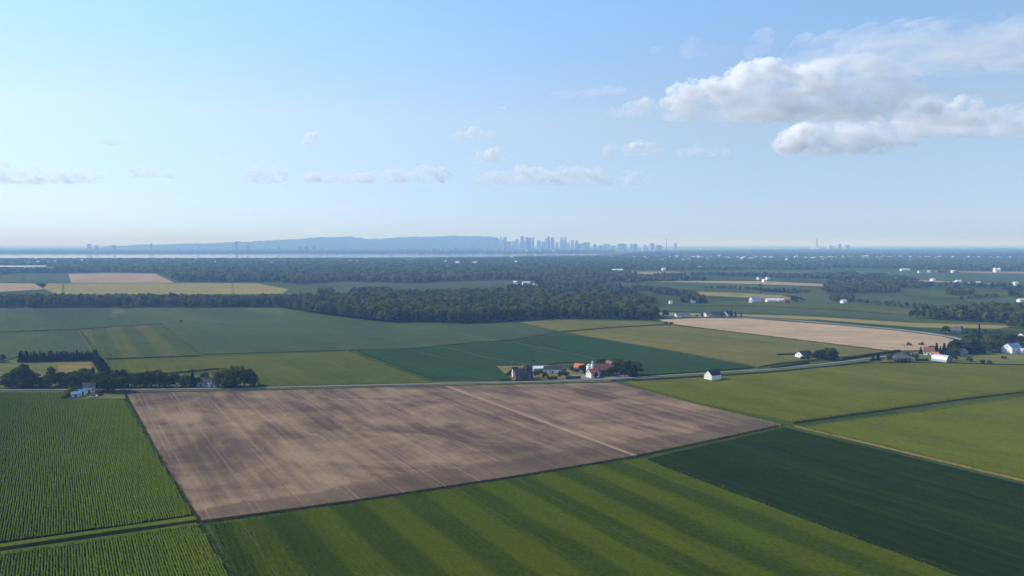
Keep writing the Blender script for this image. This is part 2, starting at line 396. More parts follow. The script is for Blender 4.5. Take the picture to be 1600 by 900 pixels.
slab('young_field', [(1160,448),(1290,461),(1400,463),(1500,474),(1440,481),(1330,475.5),(1250,468),(1215,460)],
     .5, TEAL, 'blue-green field behind the white barns')
slab('grain_field', [(1000,452),(1060,455),(1150,457.5),(1245,463),(1262,468.5),(1195,466.5),(1080,460),(1010,456)],
     .5, YEL, 'narrow ochre strip beside the hedgerow of the white barns')
slab('young_field', [(880,450),(960,443.5),(1080,441.5),(1250,446),(1250,458),(1100,452.5),(1010,450.5),(900,455)],
     .5, TEAL, 'blue-green field beyond the village wood')
slab('grain_field', [(1000,438.2),(1080,439),(1200,439.5),(1330,446),(1310,448),(1190,444),(1060,440.5),(1000,440.5)],
     .4, PINK, 'thin dry strip by the far farmyard')
slab('grain_field', [(945,424.2),(1060,424.5),(1065,428.5),(1000,431.5),(960,429)], .4, YEL, 'small ochre field far off beyond the village')
slab('young_field', [(1060,424),(1230,423),(1330,423),(1330,427.5),(1200,429.5),(1070,428.5)], .4, TEAL, 'far blue-green field below the suburb')
slab('grain_field', [(1310,424.5),(1345,423),(1400,425),(1380,428.5),(1320,428)], .4, OLIVE, 'far bright green field below the suburb')
slab('young_field', [(1350,427),(1480,425),(1720,426),(1720,439),(1600,440),(1440,436.5),(1370,433)], .4, TEAL, 'wide blue-green field at the far right')
slab('grain_field', [(1495,424),(1600,425),(1720,425),(1720,426.2),(1600,427),(1500,425.4)], .6, PINK, 'thin orange-tan strip at the far right edge')
slab('grain_field', [(1440,458),(1510,455),(1590,457),(1560,464),(1470,465)], .4, OLIVE, 'olive clearing among the trees at the right')
slab('grain_field', [(1340,437.2),(1440,437.5),(1560,443.5),(1552,444.6),(1440,439.2),(1345,438.8)], .7, PINK, 'thin tan strip beside the far road on the right')
slab('young_field', [(1500,466),(1600,466),(1720,468),(1720,478),(1600,477),(1520,474)], .4, TEAL, 'small blue-green field at the right edge')
# far left
slab('grain_field', [(54,442.8),(180,442.6),(275,442.5),(400,442.5),(452,452),(440,459),(300,460),(90,460),(70,452)], .4, YEL, 'wide yellow field with pylons behind the left treeline')
slab('bare_field', [(107,428),(170,426.8),(242,427.5),(272,441.6),(190,441.8),(111,441.8)], .4, PINK, 'pinkish bare field far off on the left')
slab('young_field', [(42,428),(105,428),(109,441.8),(36,441.8)], .4, TEAL, 'square blue-green field far off on the left')
slab('grain_field', [(-150,431),(0,431),(36,431),(32,440.5),(0,441),(-150,441)], .4, OLIVE, 'olive field at the far left edge')
slab('bare_field', [(-150,442.4),(0,442.4),(74,443),(66,452),(0,456),(-150,457)], .4, PINK, 'pinkish strip at the far left edge')
slab('young_field', [(455,446),(530,441.5),(600,443),(650,444),(800,439.5),(842,441),(760,447),(640,452),(560,461),(445,461)], .4, TEAL, 'blue-green field between the far forest and the central wood')

# corn: soil sheet plus real rows of leaning plants
def inside(P, X, Y):
    P = np.array([[p[0], p[1]] for p in P]); r = np.zeros(X.shape, bool); j = len(P) - 1
    for i in range(len(P)):
        xi, yi = P[i]; xj, yj = P[j]
        c = ((yi > Y) != (yj > Y)) & (X < (xj - xi) * (Y - yi) / (yj - yi + 1e-12) + xi)
        r ^= c; j = i
    return r
def corn_rows(name, pts, z0, h, mat, label, spacing=.80, seg=.85, seed=0, pixels=True, direction=None, head=None, hfun=None):
    rng = np.random.default_rng(seed)
    P = pix_poly(pts, z0 + h * .6) if pixels else pts
    d = direction or D1; nrm = Vector((d.y, -d.x))
    uv = np.array([[p.x * nrm.x + p.y * nrm.y, p.x * d.x + p.y * d.y] for p in P])
    Vs = []; Fs = []; base = 0; U = uv[:, 0]; Vv = uv[:, 1]
    for u in np.arange(U.min() + .3, U.max(), spacing):
        xs = []
        for i in range(len(uv)):
            u0, v0 = uv[i]; u1, v1 = uv[(i + 1) % len(uv)]
            if (u0 > u) != (u1 > u): xs.append(v0 + (u - u0) / (u1 - u0) * (v1 - v0))
        xs.sort()
        for a, b_ in zip(xs[::2], xs[1::2]):
            k = int((b_ - a) / seg)
            if k < 2: continue
            v = np.linspace(a, b_, k + 1) + rng.uniform(-.45, .45, k + 1) * seg; v[0] = a; v[-1] = b_; v.sort()
            hh = h * (0.93 + .12 * rng.random(k + 1) + .07 * np.sin(v / 9.3 + 2.1 * math.sin(u * .31)) + .05 * math.sin(u * 2.9))
            if hfun is not None: hh = hh * hfun(u, v)
            jt = rng.normal(0, .09, k + 1) + .10 * np.sin(v / 4.7 + u * 5.1); wd = spacing * (.40 + .12 * rng.random(k + 1))
            rows = []
            for off, zz in ((u - wd, z0 + 0 * hh + .02), (u - wd * .62 + jt, z0 + hh * .72), (u + jt, z0 + hh), (u + wd * .62 + jt, z0 + hh * .70), (u + wd, z0 + 0 * hh + .02)):
                off = np.broadcast_to(off, v.shape)
                rows.append(np.stack([off * nrm.x + v * d.x, off * nrm.y + v * d.y, zz], 1))
            A = np.stack(rows, 1).reshape(-1, 3)              # (k+1)*5
            i = np.arange(k)[:, None] * 5 + base
            q = np.concatenate([np.concatenate([i + c_, i + 5 + c_, i + 6 + c_, i + 1 + c_], 1) for c_ in range(4)])
            Vs.append(A); Fs.append(q); base += len(A)
    me = np_mesh(name, np.concatenate(Vs), np.concatenate(Fs), mat)
    return tag(link(name, me), label, 'corn', kind='stuff')

CORN = crop_mat('corn_leaves', (.062, .094, .006), (.082, .110, .008), (.150, .150, .010), streak=.15, patch=38, seed=.4, fine=.55)
CORNS = crop_mat('corn_leaves_banded', (.042, .062, .003), (.056, .073, .004), (.076, .088, .005), streak=.15, patch=38, seed=1.9, fine=.55,
                 stripes=(23.7, -118.6, (.027, .044, .003), .85))
MARG = crop_mat('ditch_grass', (.066, .088, .010), (.086, .100, .013), None, rot=R(28), streak=.3, patch=16, seed=3.9, fine=.4)
left_corn = [(-260,612),(0,613),(100,612.5),(112,624),(193,624.5),(301,804),(200,819),(0,847),(-260,884)]
slab('corn_field', left_corn, .5, M['soil'], 'soil of the large corn field at the left')
corn_rows('corn_rows', left_corn, .5, 1.15, CORN, 'tall green corn in rows at the left of the bare field', seed=1)
bl_corn = [(-200,895),(0,869),(180,842),(297,824),(312,824),(362,905),(395,960),(-200,960)]
slab('corn_field', bl_corn, .5, M['soil'], 'soil of the corn field in the lower left corner')
corn_rows('corn_rows', bl_corn, .5, 1.15, CORN, 'tall green corn in rows in the lower left corner', seed=2)
ce_corn = [(330,819),(560,786),(800,749.5),(985,718.5),(1008,719.5),(1250,810),(1478,894),(1560,925),(1560,960),(405,960),(372,900)]
slab('corn_field', ce_corn, .5, M['soil'], 'soil of the banded corn field in the foreground')
corn_rows('corn_rows', ce_corn, .5, 1.5, CORNS, 'foreground corn banded in alternating light and dark green', seed=3)
slab('grass_margin', [(-260,886),(0,849.5),(200,821),(303,806),(308,811.5),(200,826),(0,855),(-260,893)], 1.2, MARG, 'grass strip above the ditch in the lower left', 'grass margin')
slab('grass_margin', [(-260,900),(0,861.5),(200,832.5),(306,816.5),(313,820.5),(200,838),(0,867.5),(-260,906)], 1.2, MARG, 'grass strip below the ditch in the lower left', 'grass margin')

# grass lanes and rough edges between fields
DRYV = crop_mat('rough_edge', (.16, .14, .04), (.21, .15, .06), None, rot=0, streak=.2, patch=9, seed=2.9, fine=.5)
def ribbon(name, pix, width, z, mat, label, cat, z_un=None, pixels=True):
    P = [G(x, y, z) for x, y in pix] if pixels else [Vector((p[0], p[1], z)) for p in pix]
    L = []; Rr = []
    for i, p in enumerate(P):
        t = (P[min(i + 1, len(P) - 1)] - P[max(i - 1, 0)]).to_2d().normalized(); n = Vector((t.y, -t.x, 0))
        L.append(p - n * width / 2); Rr.append(p + n * width / 2)
    V = L + Rr; k = len(P)
    low = [Vector((v.x, v.y, .006)) for v in V]
    top = [(i, k + i, k + i + 1, i + 1) for i in range(k - 1)]
    sl = [(i + 1, 2 * k + i + 1, 2 * k + i, i) for i in range(k - 1)]
    sr = [(k + i, 3 * k + i, 3 * k + i + 1, k + i + 1) for i in range(k - 1)]
    me = np_mesh(name, [tuple(v) for v in V + low], top + sl + sr, mat)
    return tag(link(name, me), label, cat, kind='structure')
def dense(pix, step=18):
    out = []
    for (x0, y0), (x1, y1) in zip(pix[:-1], pix[1:]):
        n = max(1, int(abs(x1 - x0) / step))
        out += [(x0 + (x1 - x0) * i / n, y0 + (y1 - y0) * i / n) for i in range(n)]
    return out + [pix[-1]]
ribbon('grass_lane', [(1242,664.5),(1420,706.5),(1600,749.5),(1750,785)], .6, .85, DRYV, 'dry tan grass lane dividing the soy from the olive hay', 'grass lane')
ribbon('grass_lane', [(962,597.3),(1080,628.5),(1222,663)], 1.6, 1.04, M['verge'], 'green grass lane along the right edge of the bare field', 'grass lane')
ribbon('road', dense([(-300,609.2),(0,609),(200,608.5),(400,606),(600,601),(800,597),(900,594.5),(960,592),(1000,589),(1100,583),(1200,577),(1290,568.3),(1360,560),(1425,552.5),(1480,545),(1502,538),(1508,531),(1490,526),(1455,520.2),(1400,513.5),(1300,504.6),(1230,499),(1150,495.5),(1090,494.8),(1020,493.5)], 30),
       4.0, 1.3, M['road'], 'grey country road crossing the plain and bending round the stubble', 'road')
for pts, nm, lb in (
    ([(-300,612.6),(0,612.4),(200,611.8),(400,608.8),(600,603.6),(800,599.4),(900,597),(955,595)], 'verge', 'grass verge on the near side of the road by the bare field'),
    ([(400,604.2),(600,599.4),(780,595.5)], 'verge', 'grass verge on the far side of the road by the soy field'),
    ([(990,592),(1100,585.6),(1200,579.6),(1290,571),(1360,562.8)], 'verge', 'grass verge on the near side of the road by the hay field')):
    ribbon(nm, dense(pts, 30), 5.0, 1.06, M['verge'], lb, 'verge')
TRK = crop_mat('worn_track', (.055, .085, .030), (.075, .10, .035), None, rot=0, streak=.2, patch=12, seed=6.6, fine=.3)
for pts, w, lb in (([(700,543),(760,558),(830,570)], 2.2, 'pale wheel track across the soy towards the ochre grass'),([(842,541),(890,551),(932,561)], 2.0, 'pale wheel track across the soy behind the large barn'),
        ([(658,551),(698,560)], 2.4, 'short pale wheel track in the middle of the soy'),([(645,518),(694,531)], 2.4, 'pale wheel track in the blue-green field near the wood'),([(800,533),(850,545)], 2.0, 'pale wheel track from the ditch into the soy'),
        ([(252,505.5),(320,505),(376,505.5),(396,514)], 3.4, 'pale crooked line in the broad blue-green field'),([(486,533),(510,541),(545,547.5)], 3.0, 'pale track down to the olive grain field'),([(450,531),(560,530.5),(630,529)], 2.2, 'faint boundary line across the broad blue-green field'),([(124,517),(147,552)], 3.0, 'pale lane left of the banded grain field')):
    ribbon('track', dense(pts, 20), w * .75, 1.04 if 'lane' in lb else .82 if 'soy' in lb else .74, TRK, lb, 'track')
# yards
slab('yard', [(-150,566),(30,558),(148,553),(172,575),(200,605),(100,606.5),(0,606.5),(-150,606.5)], .10, M['lawn'], 'lawn among the trees left of the road bend', 'yard')
slab('yard', [(88,565),(140,563),(146,585),(95,588)], .16, M['drygrass'], 'orange-brown dry patch inside the spruce windbreak', 'yard')
slab('yard', [(200,585),(396,586),(404,604.5),(200,605.5)], .10, M['lawn'], 'shaded lawn under the roadside trees', 'yard')
slab('yard', [(103,612.2),(195,611.5),(196,623),(116,623)], 1.10, M['lawn'], 'lawn around the grey house by the corn', 'yard')
slab('yard', [(762,570),(845,568.5),(880,575),(935,590),(960,590),(955,592.5),(800,594.5),(793,585)], .40, M['drygrass'], 'rough ochre grass around the central farmhouses', 'yard')
slab('yard', [(880,587),(985,581),(1000,586.5),(955,591.5),(880,593)], .46, M['gravel'], 'gravel yard in front of the red-roofed barn', 'yard')
slab('yard', [(1385,556),(1480,548),(1510,551),(1600,553),(1720,556),(1720,566),(1600,569),(1460,565.5),(1375,565.5)], .9, M['lawn'], 'grass yards of the farm hamlet on the right', 'yard')
slab('yard', [(1480,541),(1510,530),(1600,530),(1720,532),(1720,553),(1600,551),(1512,549)], .30, M['lawn'], 'lawns among the hamlet trees on the right', 'yard')
slab('yard', [(1030,491),(1150,491),(1158,494),(1030,496)], .2, M['lawn'], 'lawn of the farm behind the stubble field', 'yard')

# river and far shore
slab('water', [(-1500,397.2),(0,397),(500,396.6),(800,396.4),(900,396.8),(940,397.8),(900,399.8),(840,402),(760,403.8),(600,405.2),(300,405.9),(0,406.1),(-1500,406.1)], .30, M['water'], 'pale shining river in front of the hazy city', 'river')

# ------------------------------------------------------------------ far hill
def hill():
    prof = [(215,383),(290,382),(340,380.5),(372,379.2),(400,377.6),(440,376),(475,373.6),(505,371.6),(530,370.6),(548,370.8),(566,372.4),(582,374.2),(598,373.4),(620,371.8),(650,370.8),(690,370.2),(705,369.2),(740,369.2),(765,370.2),(778,372.5),(790,377),(806,383)]
    xs = np.array([p[0] for p in prof]); ys = np.array([p[1] for p in prof])
    Y0, depth = 14000., 2200.
    nx, ny = 240, 50; rng = np.random.default_rng(5)
    V = []
    tx = np.linspace(prof[0][0], prof[-1][0], nx)
    hgt = np.array([max(0., at(x, np.interp(x, xs, ys), Y0).z) for x in tx])
    hgt = np.clip(hgt - hgt[[0, -1]].min() * .0, 0, None)
    bumps = np.sin(tx[None] * .31 + np.arange(ny)[:, None] * .35) * 4 + np.sin(tx[None] * .09 + np.arange(ny)[:, None] * .6) * 9 + rng.normal(0, 4.0, (ny, nx))
    for j in range(ny):
        s = j / (ny - 1); dy = (s - .5) * 2
        prof_y = math.cos(dy * math.pi / 2) ** .8 if abs(dy) < 1 else 0
        for i in range(nx):
            X = (tx[i] - 800) / F * Y0
            endf = min(1, i / 6, (nx - 1 - i) / 6)
            z = hgt[i] * prof_y * endf + (bumps[j, i] if 0 < prof_y else 0) * min(1, prof_y * 2) * endf
            V.append((X, Y0 + dy * depth, z + (.02 if 0 < j < ny - 1 else -.5)))
    I = np.arange(nx * ny).reshape(ny, nx)
    Q = np.stack([I[:-1, :-1].ravel(), I[:-1, 1:].ravel(), I[1:, 1:].ravel(), I[1:, :-1].ravel()], 1)
    m, nt, b = mat_new('wooded_hill')
    n = noise(nt, mapped(nt, 0, (1, 1, 1)), .03, 5, .7)
    nt.links.new(mix(nt, ramp(nt, n, .35, .65), (.022, .040, .018), (.055, .075, .028)), b.inputs['Base Color'])
    bump(nt, b, n, .6, 10)
    tag(link('hill', np_mesh('hill', V, Q, m, True)), 'long wooded hill rising behind the city', 'hill', kind='structure')
hill()

# ------------------------------------------------------------------ haze over the plain
def haze():
    m = bpy.data.materials.new('pale_haze'); m.use_nodes = True; nt = m.node_tree; nt.nodes.clear()
    o = N(nt, 'ShaderNodeOutputMaterial'); v = N(nt, 'ShaderNodeVolumePrincipled')
    v.inputs['Color'].default_value = (.29, .54, 1.0, 1); v.inputs['Absorption Color'].default_value = (1, 1, 1, 1); v.inputs['Density'].default_value = HAZE_DENSITY
    v.inputs['Anisotropy'].default_value = 0.0
    nt.links.new(v.outputs[0], o.inputs['Volume'])
    me = MB().box(-79000, 79000, -5000, 79000, -1.0, 262.0)
    ob = me.build('haze', m); tag(ob, 'thin blue haze lying over the whole plain', 'haze', kind='stuff')
HAZE_DENSITY = 1.42e-4
haze()

# ------------------------------------------------------------------ clouds
def cloud_mat(name, dens, lo, hi, size, flatten=1.0, step=.1):
    """white droplets, torn into billows and wisps by a fractal noise"""
    m = bpy.data.materials.new(name); m.use_nodes = True; nt = m.node_tree; nt.nodes.clear()
    o = N(nt, 'ShaderNodeOutputMaterial'); v = N(nt, 'ShaderNodeVolumeScatter')
    v.inputs['Color'].default_value = (.995, .995, .995, 1); v.inputs['Anisotropy'].default_value = 0.1
    n = noise(nt, mapped(nt, 0, (1 / size, 1 / size, 1 / (size * flatten))), 1.0, 5, .62, .4)
    r = N(nt, 'ShaderNodeMapRange'); r.interpolation_type = 'SMOOTHSTEP'
    for k_, q in zip(('From Min', 'From Max', 'To Min', 'To Max'), (lo, hi, 0.0, dens)): r.inputs[k_].default_value = q
    nt.links.new(n, r.inputs['Value']); nt.links.new(r.outputs[0], v.inputs['Density'])
    nt.links.new(v.outputs[0], o.inputs['Volume'])
    m.cycles.volume_step_rate = step
    return m
CLOUD = {'crest': cloud_mat('cloud_crest', .015, .41, .62, 105., .85, .10), 'thick': cloud_mat('cloud_thick', .0058, .35, .66, 190., .7, .10), 'mid': cloud_mat('cloud_mid', .0060, .38, .68, 190., .6, .15),
         'thin': cloud_mat('cloud_thin', .0080, .40, .74, 240., .5, .2), 'veil': cloud_mat('cloud_veil', .0036, .40, .80, 420., .35, .2)}
def _ico(sub):
    b_ = bmesh.new(); bmesh.ops.create_icosphere(b_, subdivisions=sub, radius=1); b_.verts.ensure_lookup_table()
    r = (np.array([v.co[:] for v in b_.verts]), np.array([[v.index for v in f.verts] for f in b_.faces])); b_.free(); return r
ICO = {i: _ico(i) for i in (1, 2, 3)}
BILLOW = []
for sz in (110., 34.):
    tx = bpy.data.textures.new('billow', 'CLOUDS'); tx.noise_scale = sz; tx.noise_depth = 3; BILLOW.append(tx)
def blob_mesh(name, lobes, rng, c0, Y, base_y, kind, depth, puff, voxel, parent, flat=True, rough=1.0):
    k = Y / F; Vs = []; Fs = []; off = [0]
    def blob(p, r, sub=2):
        v, f = ICO[sub]; Vs.append(v * np.array(r) + np.array(p)); Fs.append(f + off[0]); off[0] += len(v)
    for px, ty, hw in lobes:
        if flat:
            c = at(px, base_y, Y) - c0; w = hw * k; h = (base_y - ty) * k; zc = h * .42; rz = h * .50
        else:                                            # a puff centred at (px, ty) of half width hw
            c = at(px, ty, Y) - c0; w = hw * k; h = w * 2; zc = c.z; rz = w * .85
        dy = (max(w, h) if flat else w) * depth
        blob((c.x, c.y, zc), (w, dy, rz), 3)
        for i in range(int(12 * puff)):
            a = rng.uniform(0, 2 * math.pi); e = rng.uniform(-.15, 1.0); rr = math.sqrt(max(0, 1 - e * e))
            q = Vector((c.x + math.cos(a) * rr * w * .9, c.y + math.sin(a) * rr * dy * .9, zc + rz * .92 * e))
            s_ = min(w, h) * rng.uniform(.15, .36)
            blob(q, (s_ * rng.uniform(.9, 1.4), s_, s_ * rng.uniform(.65, .95)), 2)
            for j in range(6):
                d = Vector((rng.gauss(0, 1), rng.gauss(0, 1), rng.gauss(.3, 1))).normalized(); s2 = s_ * rng.uniform(.28, .55)
                blob(q + d * s_ * .95, (s2 * 1.15, s2, s2 * .85), 1)
    V = np.concatenate(Vs)
    if flat: V[:, 2] = np.where(V[:, 2] < 0, V[:, 2] * .15, V[:, 2])
    o = link(name, np_mesh(name, V, np.concatenate(Fs), CLOUD[kind]), parent)
    md = o.modifiers.new('union', 'REMESH'); md.mode = 'VOXEL'; md.voxel_size = voxel; md.use_smooth_shade = True
    for q, (sz, st) in enumerate(((110., 46.), (34., 20.))):
        tx = BILLOW[q]; ds = o.modifiers.new('billow', 'DISPLACE'); ds.texture = tx; ds.strength = st * rough; ds.mid_level = .5; ds.texture_coords = 'GLOBAL'
    return o
def cloud(lobes, base_y, kind, label, seed, depth=.55, base_alt=1100., puff=1.0, voxel=20., crest=None, more=None):
    """lobes: (px, top py, half width px); base at row base_y; real size follows from the cloud base altitude"""
    rng = random.Random(seed)
    Y = (base_alt - HC) / math.tan(math.atan((450 - base_y) / F) - PITCH)
    cx = sum(l[0] for l in lobes) / len(lobes); c0 = at(cx, base_y, Y); e = empty('cloud', c0)
    blob_mesh('body', lobes, rng, c0, Y, base_y, kind, depth, puff, voxel, e)
    if crest: blob_mesh('crest', crest, rng, c0, Y - 60, base_y, 'crest', 1.1, 1.0, max(6., voxel * .45), e, False)
    if more: blob_mesh('fringe', more, rng, c0, Y + 80, base_y, 'thin', 1.2, .8, voxel, e, False)
    tag(e, label, 'cloud', 'clouds over the plain')
    return e
cloud([(1058,148,30),(1088,132,36),(1122,126,40),(1158,110,42),(1192,94,36),(1222,102,42),(1258,104,50),(1292,116,58),(1338,126,54),(1380,138,48),(1240,140,135),(1425,158,46)],
      189, 'thick', 'largest cloud, tall white cumulus with bright left crest and grey flat base', 1, .42, voxel=18,
      crest=[(1048,160,16),(1060,148,21),(1080,142,21),(1100,140,18),(1122,138,19),(1142,130,20),(1160,120,22),(1180,112,23),(1198,106,20),(1210,107,16),(1228,115,15),(1248,117,16),(1268,122,15)],
      more=[(1290,116,34),(1320,112,36),(1352,116,38),(1385,126,36),(1412,140,32)])
cloud([(1440,146,44),(1478,158,32),(1505,152,32),(1530,168,34),(1470,172,80)], 198, 'thick', 'ragged cumulus trailing off the right end of the largest cloud', 2, .5, crest=[(1494,163,10),(1505,159,12),(1518,163,9)])
cloud([(1232,204,28),(1258,194,34),(1290,194,46),(1335,200,42),(1368,212,30),(1300,206,80)], 242, 'thick', 'second largest cumulus hanging just under the largest cloud', 3, .45,
      crest=[(1223,226,13),(1234,215,16),(1248,207,16),(1262,204,14),(1244,226,16)], more=[(1335,198,28),(1362,202,26),(1392,208,26),(1425,204,30)])
cloud([(965,160,18),(985,158,18),(1008,150,16)], 183, 'thick', 'small puffy cloud at the left of the largest cloud', 4, .6, voxel=12, crest=[(1008,154,6),(996,160,5)])
cloud([(480,212,11),(490,208,13),(502,217,9)], 231, 'thick', 'lone small round cumulus above the hill', 5, .8, voxel=10, crest=[(485,214,7),(491,211,6),(478,221,6)])
cloud([(715,205,14),(740,201,18),(762,205,14),(776,212,12)], 220, 'thick', 'flat white cloud, upper of the two above the city', 6, .6, voxel=12, crest=[(720,208,5),(738,205,6),(752,205,5)])
cloud([(748,238,12),(768,230,16),(785,239,14)], 255, 'thick', 'small white cloud, lower of the two above the city', 7, .6, voxel=14, crest=[(748,241,5),(765,236,6),(776,233,5)])
cloud([(955,225,14),(985,222,14),(1005,220,18),(1022,227,14)], 243, 'thick', 'small low cumulus below the small puffy cloud', 8, .6, voxel=14, crest=[(988,228,6),(1000,224,7),(1014,226,5)])
cloud([(1068,229,14),(1085,227,18),(1110,233,14),(1133,231,10)], 246, 'mid', 'faint low cloud between the small cumulus and the second largest', 9, .6, voxel=14)
cloud([(166,213,10),(174,211,12),(186,218,8)], 227, 'mid', 'tiny faint cloud furthest to the left', 10, .8, voxel=12)
cloud([(0,258,40),(50,262,40),(100,264,40),(150,266,30)], 288, 'thin', 'very faint milky cloud bank at the left edge of the low sky', 19, .25, voxel=30)
cloud([(780,262,40),(830,258,50),(880,262,50),(930,264,40),(980,268,40)], 290, 'thin', 'very faint milky cloud bank low over the right half of the city', 20, .25, voxel=30)
cloud([(300,222,40),(350,226,40),(400,228,30),(255,226,30)], 240, 'veil', 'faint flat streak of cloud left of the lone round cumulus', 21, .5, voxel=26)
cloud([(210,262,12),(235,260,16),(262,264,18)], 279, 'mid', 'faint low cloud bank above the left shore', 11, .5, voxel=24)
cloud([(400,260,22),(430,262,22),(500,268,34),(560,268,34),(620,263,30),(665,255,18),(690,260,18)], 286, 'mid', 'long pale low cloud bank above the hill', 12, .5, voxel=24)
cloud([(1470,182,50),(1530,174,60),(1590,164,60),(1660,166,60)], 214, 'thin', 'grey streaky cloud cut by the right edge of the frame', 13, .5, voxel=24)
cloud([(1078,56,14),(1098,60,16),(1130,74,26),(1160,78,22),(1186,44,16)], 88, 'veil', 'torn white wisp above the largest cloud', 14, 1.2, 1500, .8, 20)
cloud([(1250,50,20),(1300,44,34),(1345,36,36),(1390,32,40),(1430,28,36),(1470,26,40),(1530,34,46),(1600,14,40),(1660,30,60),(1400,56,90),(1520,60,90),(1440,80,60)], 112, 'veil', 'broad thin white veil of cloud in the upper right', 15, .9, 1500, 1.0, 30)
cloud([(1028,72,12)], 82, 'veil', 'tiny wisp left of the torn white wisp', 16, 1.2, 1500, voxel=10)
cloud([(880,143,24),(920,138,20),(950,135,16),(968,134,12)], 150, 'veil', 'thin flat streak of cloud left of the small puffy cloud', 17, 1.2, 1500, voxel=14)
cloud([(784,165,8)], 171, 'mid', 'tiny lone cloud fleck high over the city', 18, .8, voxel=8)

# ------------------------------------------------------------------ trees: prototypes
def cards(rng, centres, normals, size, jitter=.6):
    n = len(centres)
    nn = normals + rng.normal(0, jitter, (n, 3)); nn /= np.linalg.norm(nn, axis=1, keepdims=True) + 1e-9
    a = np.cross(nn, rng.normal(0, 1, (n, 3))); a /= np.linalg.norm(a, axis=1, keepdims=True) + 1e-9
    b = np.cross(nn, a)
    s = size * (.6 + .8 * rng.random((n, 1)))
    k = lambda: .75 + .5 * rng.random((n, 1))
    V = np.stack([centres - a * s * k() * .5, centres + b * s * k() * .5, centres + a * s * k() * .5, centres - b * s * k() * .5], 1).reshape(-1, 3)
    Fc = np.arange(4 * n).reshape(n, 4)
    return V, Fc
def sphere_dirs(rng, n):
    d = rng.normal(0, 1, (n, 3)); return d / np.linalg.norm(d, axis=1, keepdims=True)
def crown_np(rng, lobes, n_cards, size, core=True):
    """lobes: (x, y, z, rx, ry, rz)"""
    Vs, Fs, off = [], [], 0
    w = np.array([l[3] * l[5] for l in lobes]); w = w / w.sum()
    for l, share in zip(lobes, w):
        n = max(6, int(n_cards * share)); d = sphere_dirs(rng, n)
        d[:, 2] = np.where(d[:, 2] < -.55, -d[:, 2], d[:, 2])
        c = np.array(l[:3]) + d * np.array(l[3:]) * rng.uniform(.72, 1.10, (n, 1))
        V, Fc = cards(rng, c, d, size)
        Vs.append(V); Fs.append(Fc + off); off += len(V)
        if core:                                             # dense inner twigs so that the crown is not hollow
            m = max(6, n // 5); d = sphere_dirs(rng, m); c = np.array(l[:3]) + d * np.array(l[3:]) * .55
            V, Fc = cards(rng, c, d, size * 2.0, .15); Vs.append(V); Fs.append(Fc + off); off += len(V)
    return np.concatenate(Vs), np.concatenate(Fs)
def trunk_np(h, r, limbs, rng, n=6):
    V, Fc = [], []
    def tube(p0, p1, r0, r1):
        p0 = np.array(p0, float); p1 = np.array(p1, float); d = p1 - p0; d /= np.linalg.norm(d)
        u = np.cross(d, [0.3, 1, .1]); u /= np.linalg.norm(u); w = np.cross(d, u); o = len(V)
        for p, r_ in ((p0, r0), (p1, r1)):
            for i in range(n):
                a = 2 * math.pi * i / n; V.append(tuple(p + (u * math.cos(a) + w * math.sin(a)) * r_))
        for i in range(n): Fc.append((o + i, o + (i + 1) % n, o + n + (i + 1) % n, o + n + i))
    tube((0, 0, -.2), (.05 * h * .2, 0, h * .45), r, r * .7); tube((.05 * h * .2, 0, h * .45), (0, .1, h * .85), r * .7, r * .2)
    for l in limbs: tube((0, 0, h * .33), (l[0] * .8, l[1] * .8, l[2]), r * .45, r * .12)
    return V, Fc
PROTO = {}
def proto(key, V, Fc, tv, tf, leafm):
    PROTO[key] = (np_mesh('crown', V, Fc, leafm), np_mesh('trunk', tv, tf, M['bark']) if tv is not None else None)
def make_broad(key, seed, h, w, n, size, leafm, z0=.08, nl=9):
    rng = np.random.default_rng(seed); L = [(0, 0, h * .58, w * .30, w * .30, h * .36)]
    for i in range(nl):
        a = 2 * math.pi * (i + rng.uniform(-.3, .3)) / nl * 1.618 * 2; e = (i + .5) / nl
        z = h * (z0 + .16 + (.86 - z0 - .16) * e); rad = w * .5 * math.sqrt(max(.06, 1 - ((e - .32) / .78) ** 2)) * rng.uniform(.55, .8)
        s = w * rng.uniform(.17, .26) * (1.1 - .35 * e)
        L.append((math.cos(a) * rad, math.sin(a) * rad, z, s, s, s * rng.uniform(.75, 1.0)))
    V, Fc = crown_np(rng, L, n, size); tv, tf = trunk_np(h, w * .028 + .08, L[1:5], rng)
    proto(key, V, Fc, tv, tf, leafm)
def make_spruce(key, seed, h, w, n, leafm):
    rng = np.random.default_rng(seed); t = rng.random(n) ** 1.35
    z = h * (.05 + .95 * t); a = rng.uniform(0, 2 * math.pi, n)
    tier = .82 + .18 * np.sin(z / h * 34 + np.sin(a * 3))
    r = w * .5 * (1.02 - t) * tier * rng.uniform(.45, 1.05, n)
    c = np.stack([np.cos(a) * r, np.sin(a) * r, z], 1); d = np.stack([np.cos(a) * .8, np.sin(a) * .8, np.full(n, .55)], 1)
    V, Fc = cards(rng, c, d, w * .20, .35)
    tv, tf = trunk_np(h, w * .03 + .05, [], rng)
    proto(key, V, Fc, tv, tf, leafm)
def make_bush(key, seed, h, w, n, size, leafm):
    rng = np.random.default_rng(seed)
    L = [(rng.uniform(-.3, .3) * w, rng.uniform(-.3, .3) * w, h * rng.uniform(.35, .55), w * .28, w * .28, h * .42) for _ in range(5)]
    V, Fc = crown_np(rng, L, n, size); proto(key, V, Fc, None, None, leafm)
for i in range(5): make_broad('broad%d' % i, 20 + i, 14, (10, 8.5, 12, 9.5, 11)[i], 900, .95, M['leaf'], nl=(9, 8, 11, 10, 9)[i])
for i in range(2): make_broad('pale%d' % i, 40 + i, 11, (8, 9)[i], 700, .8, M['leaf_light'])
for i in range(2): make_broad('round%d' % i, 50 + i, 15, 17, 1700, 1.0, M['leaf'], z0=.06, nl=16)
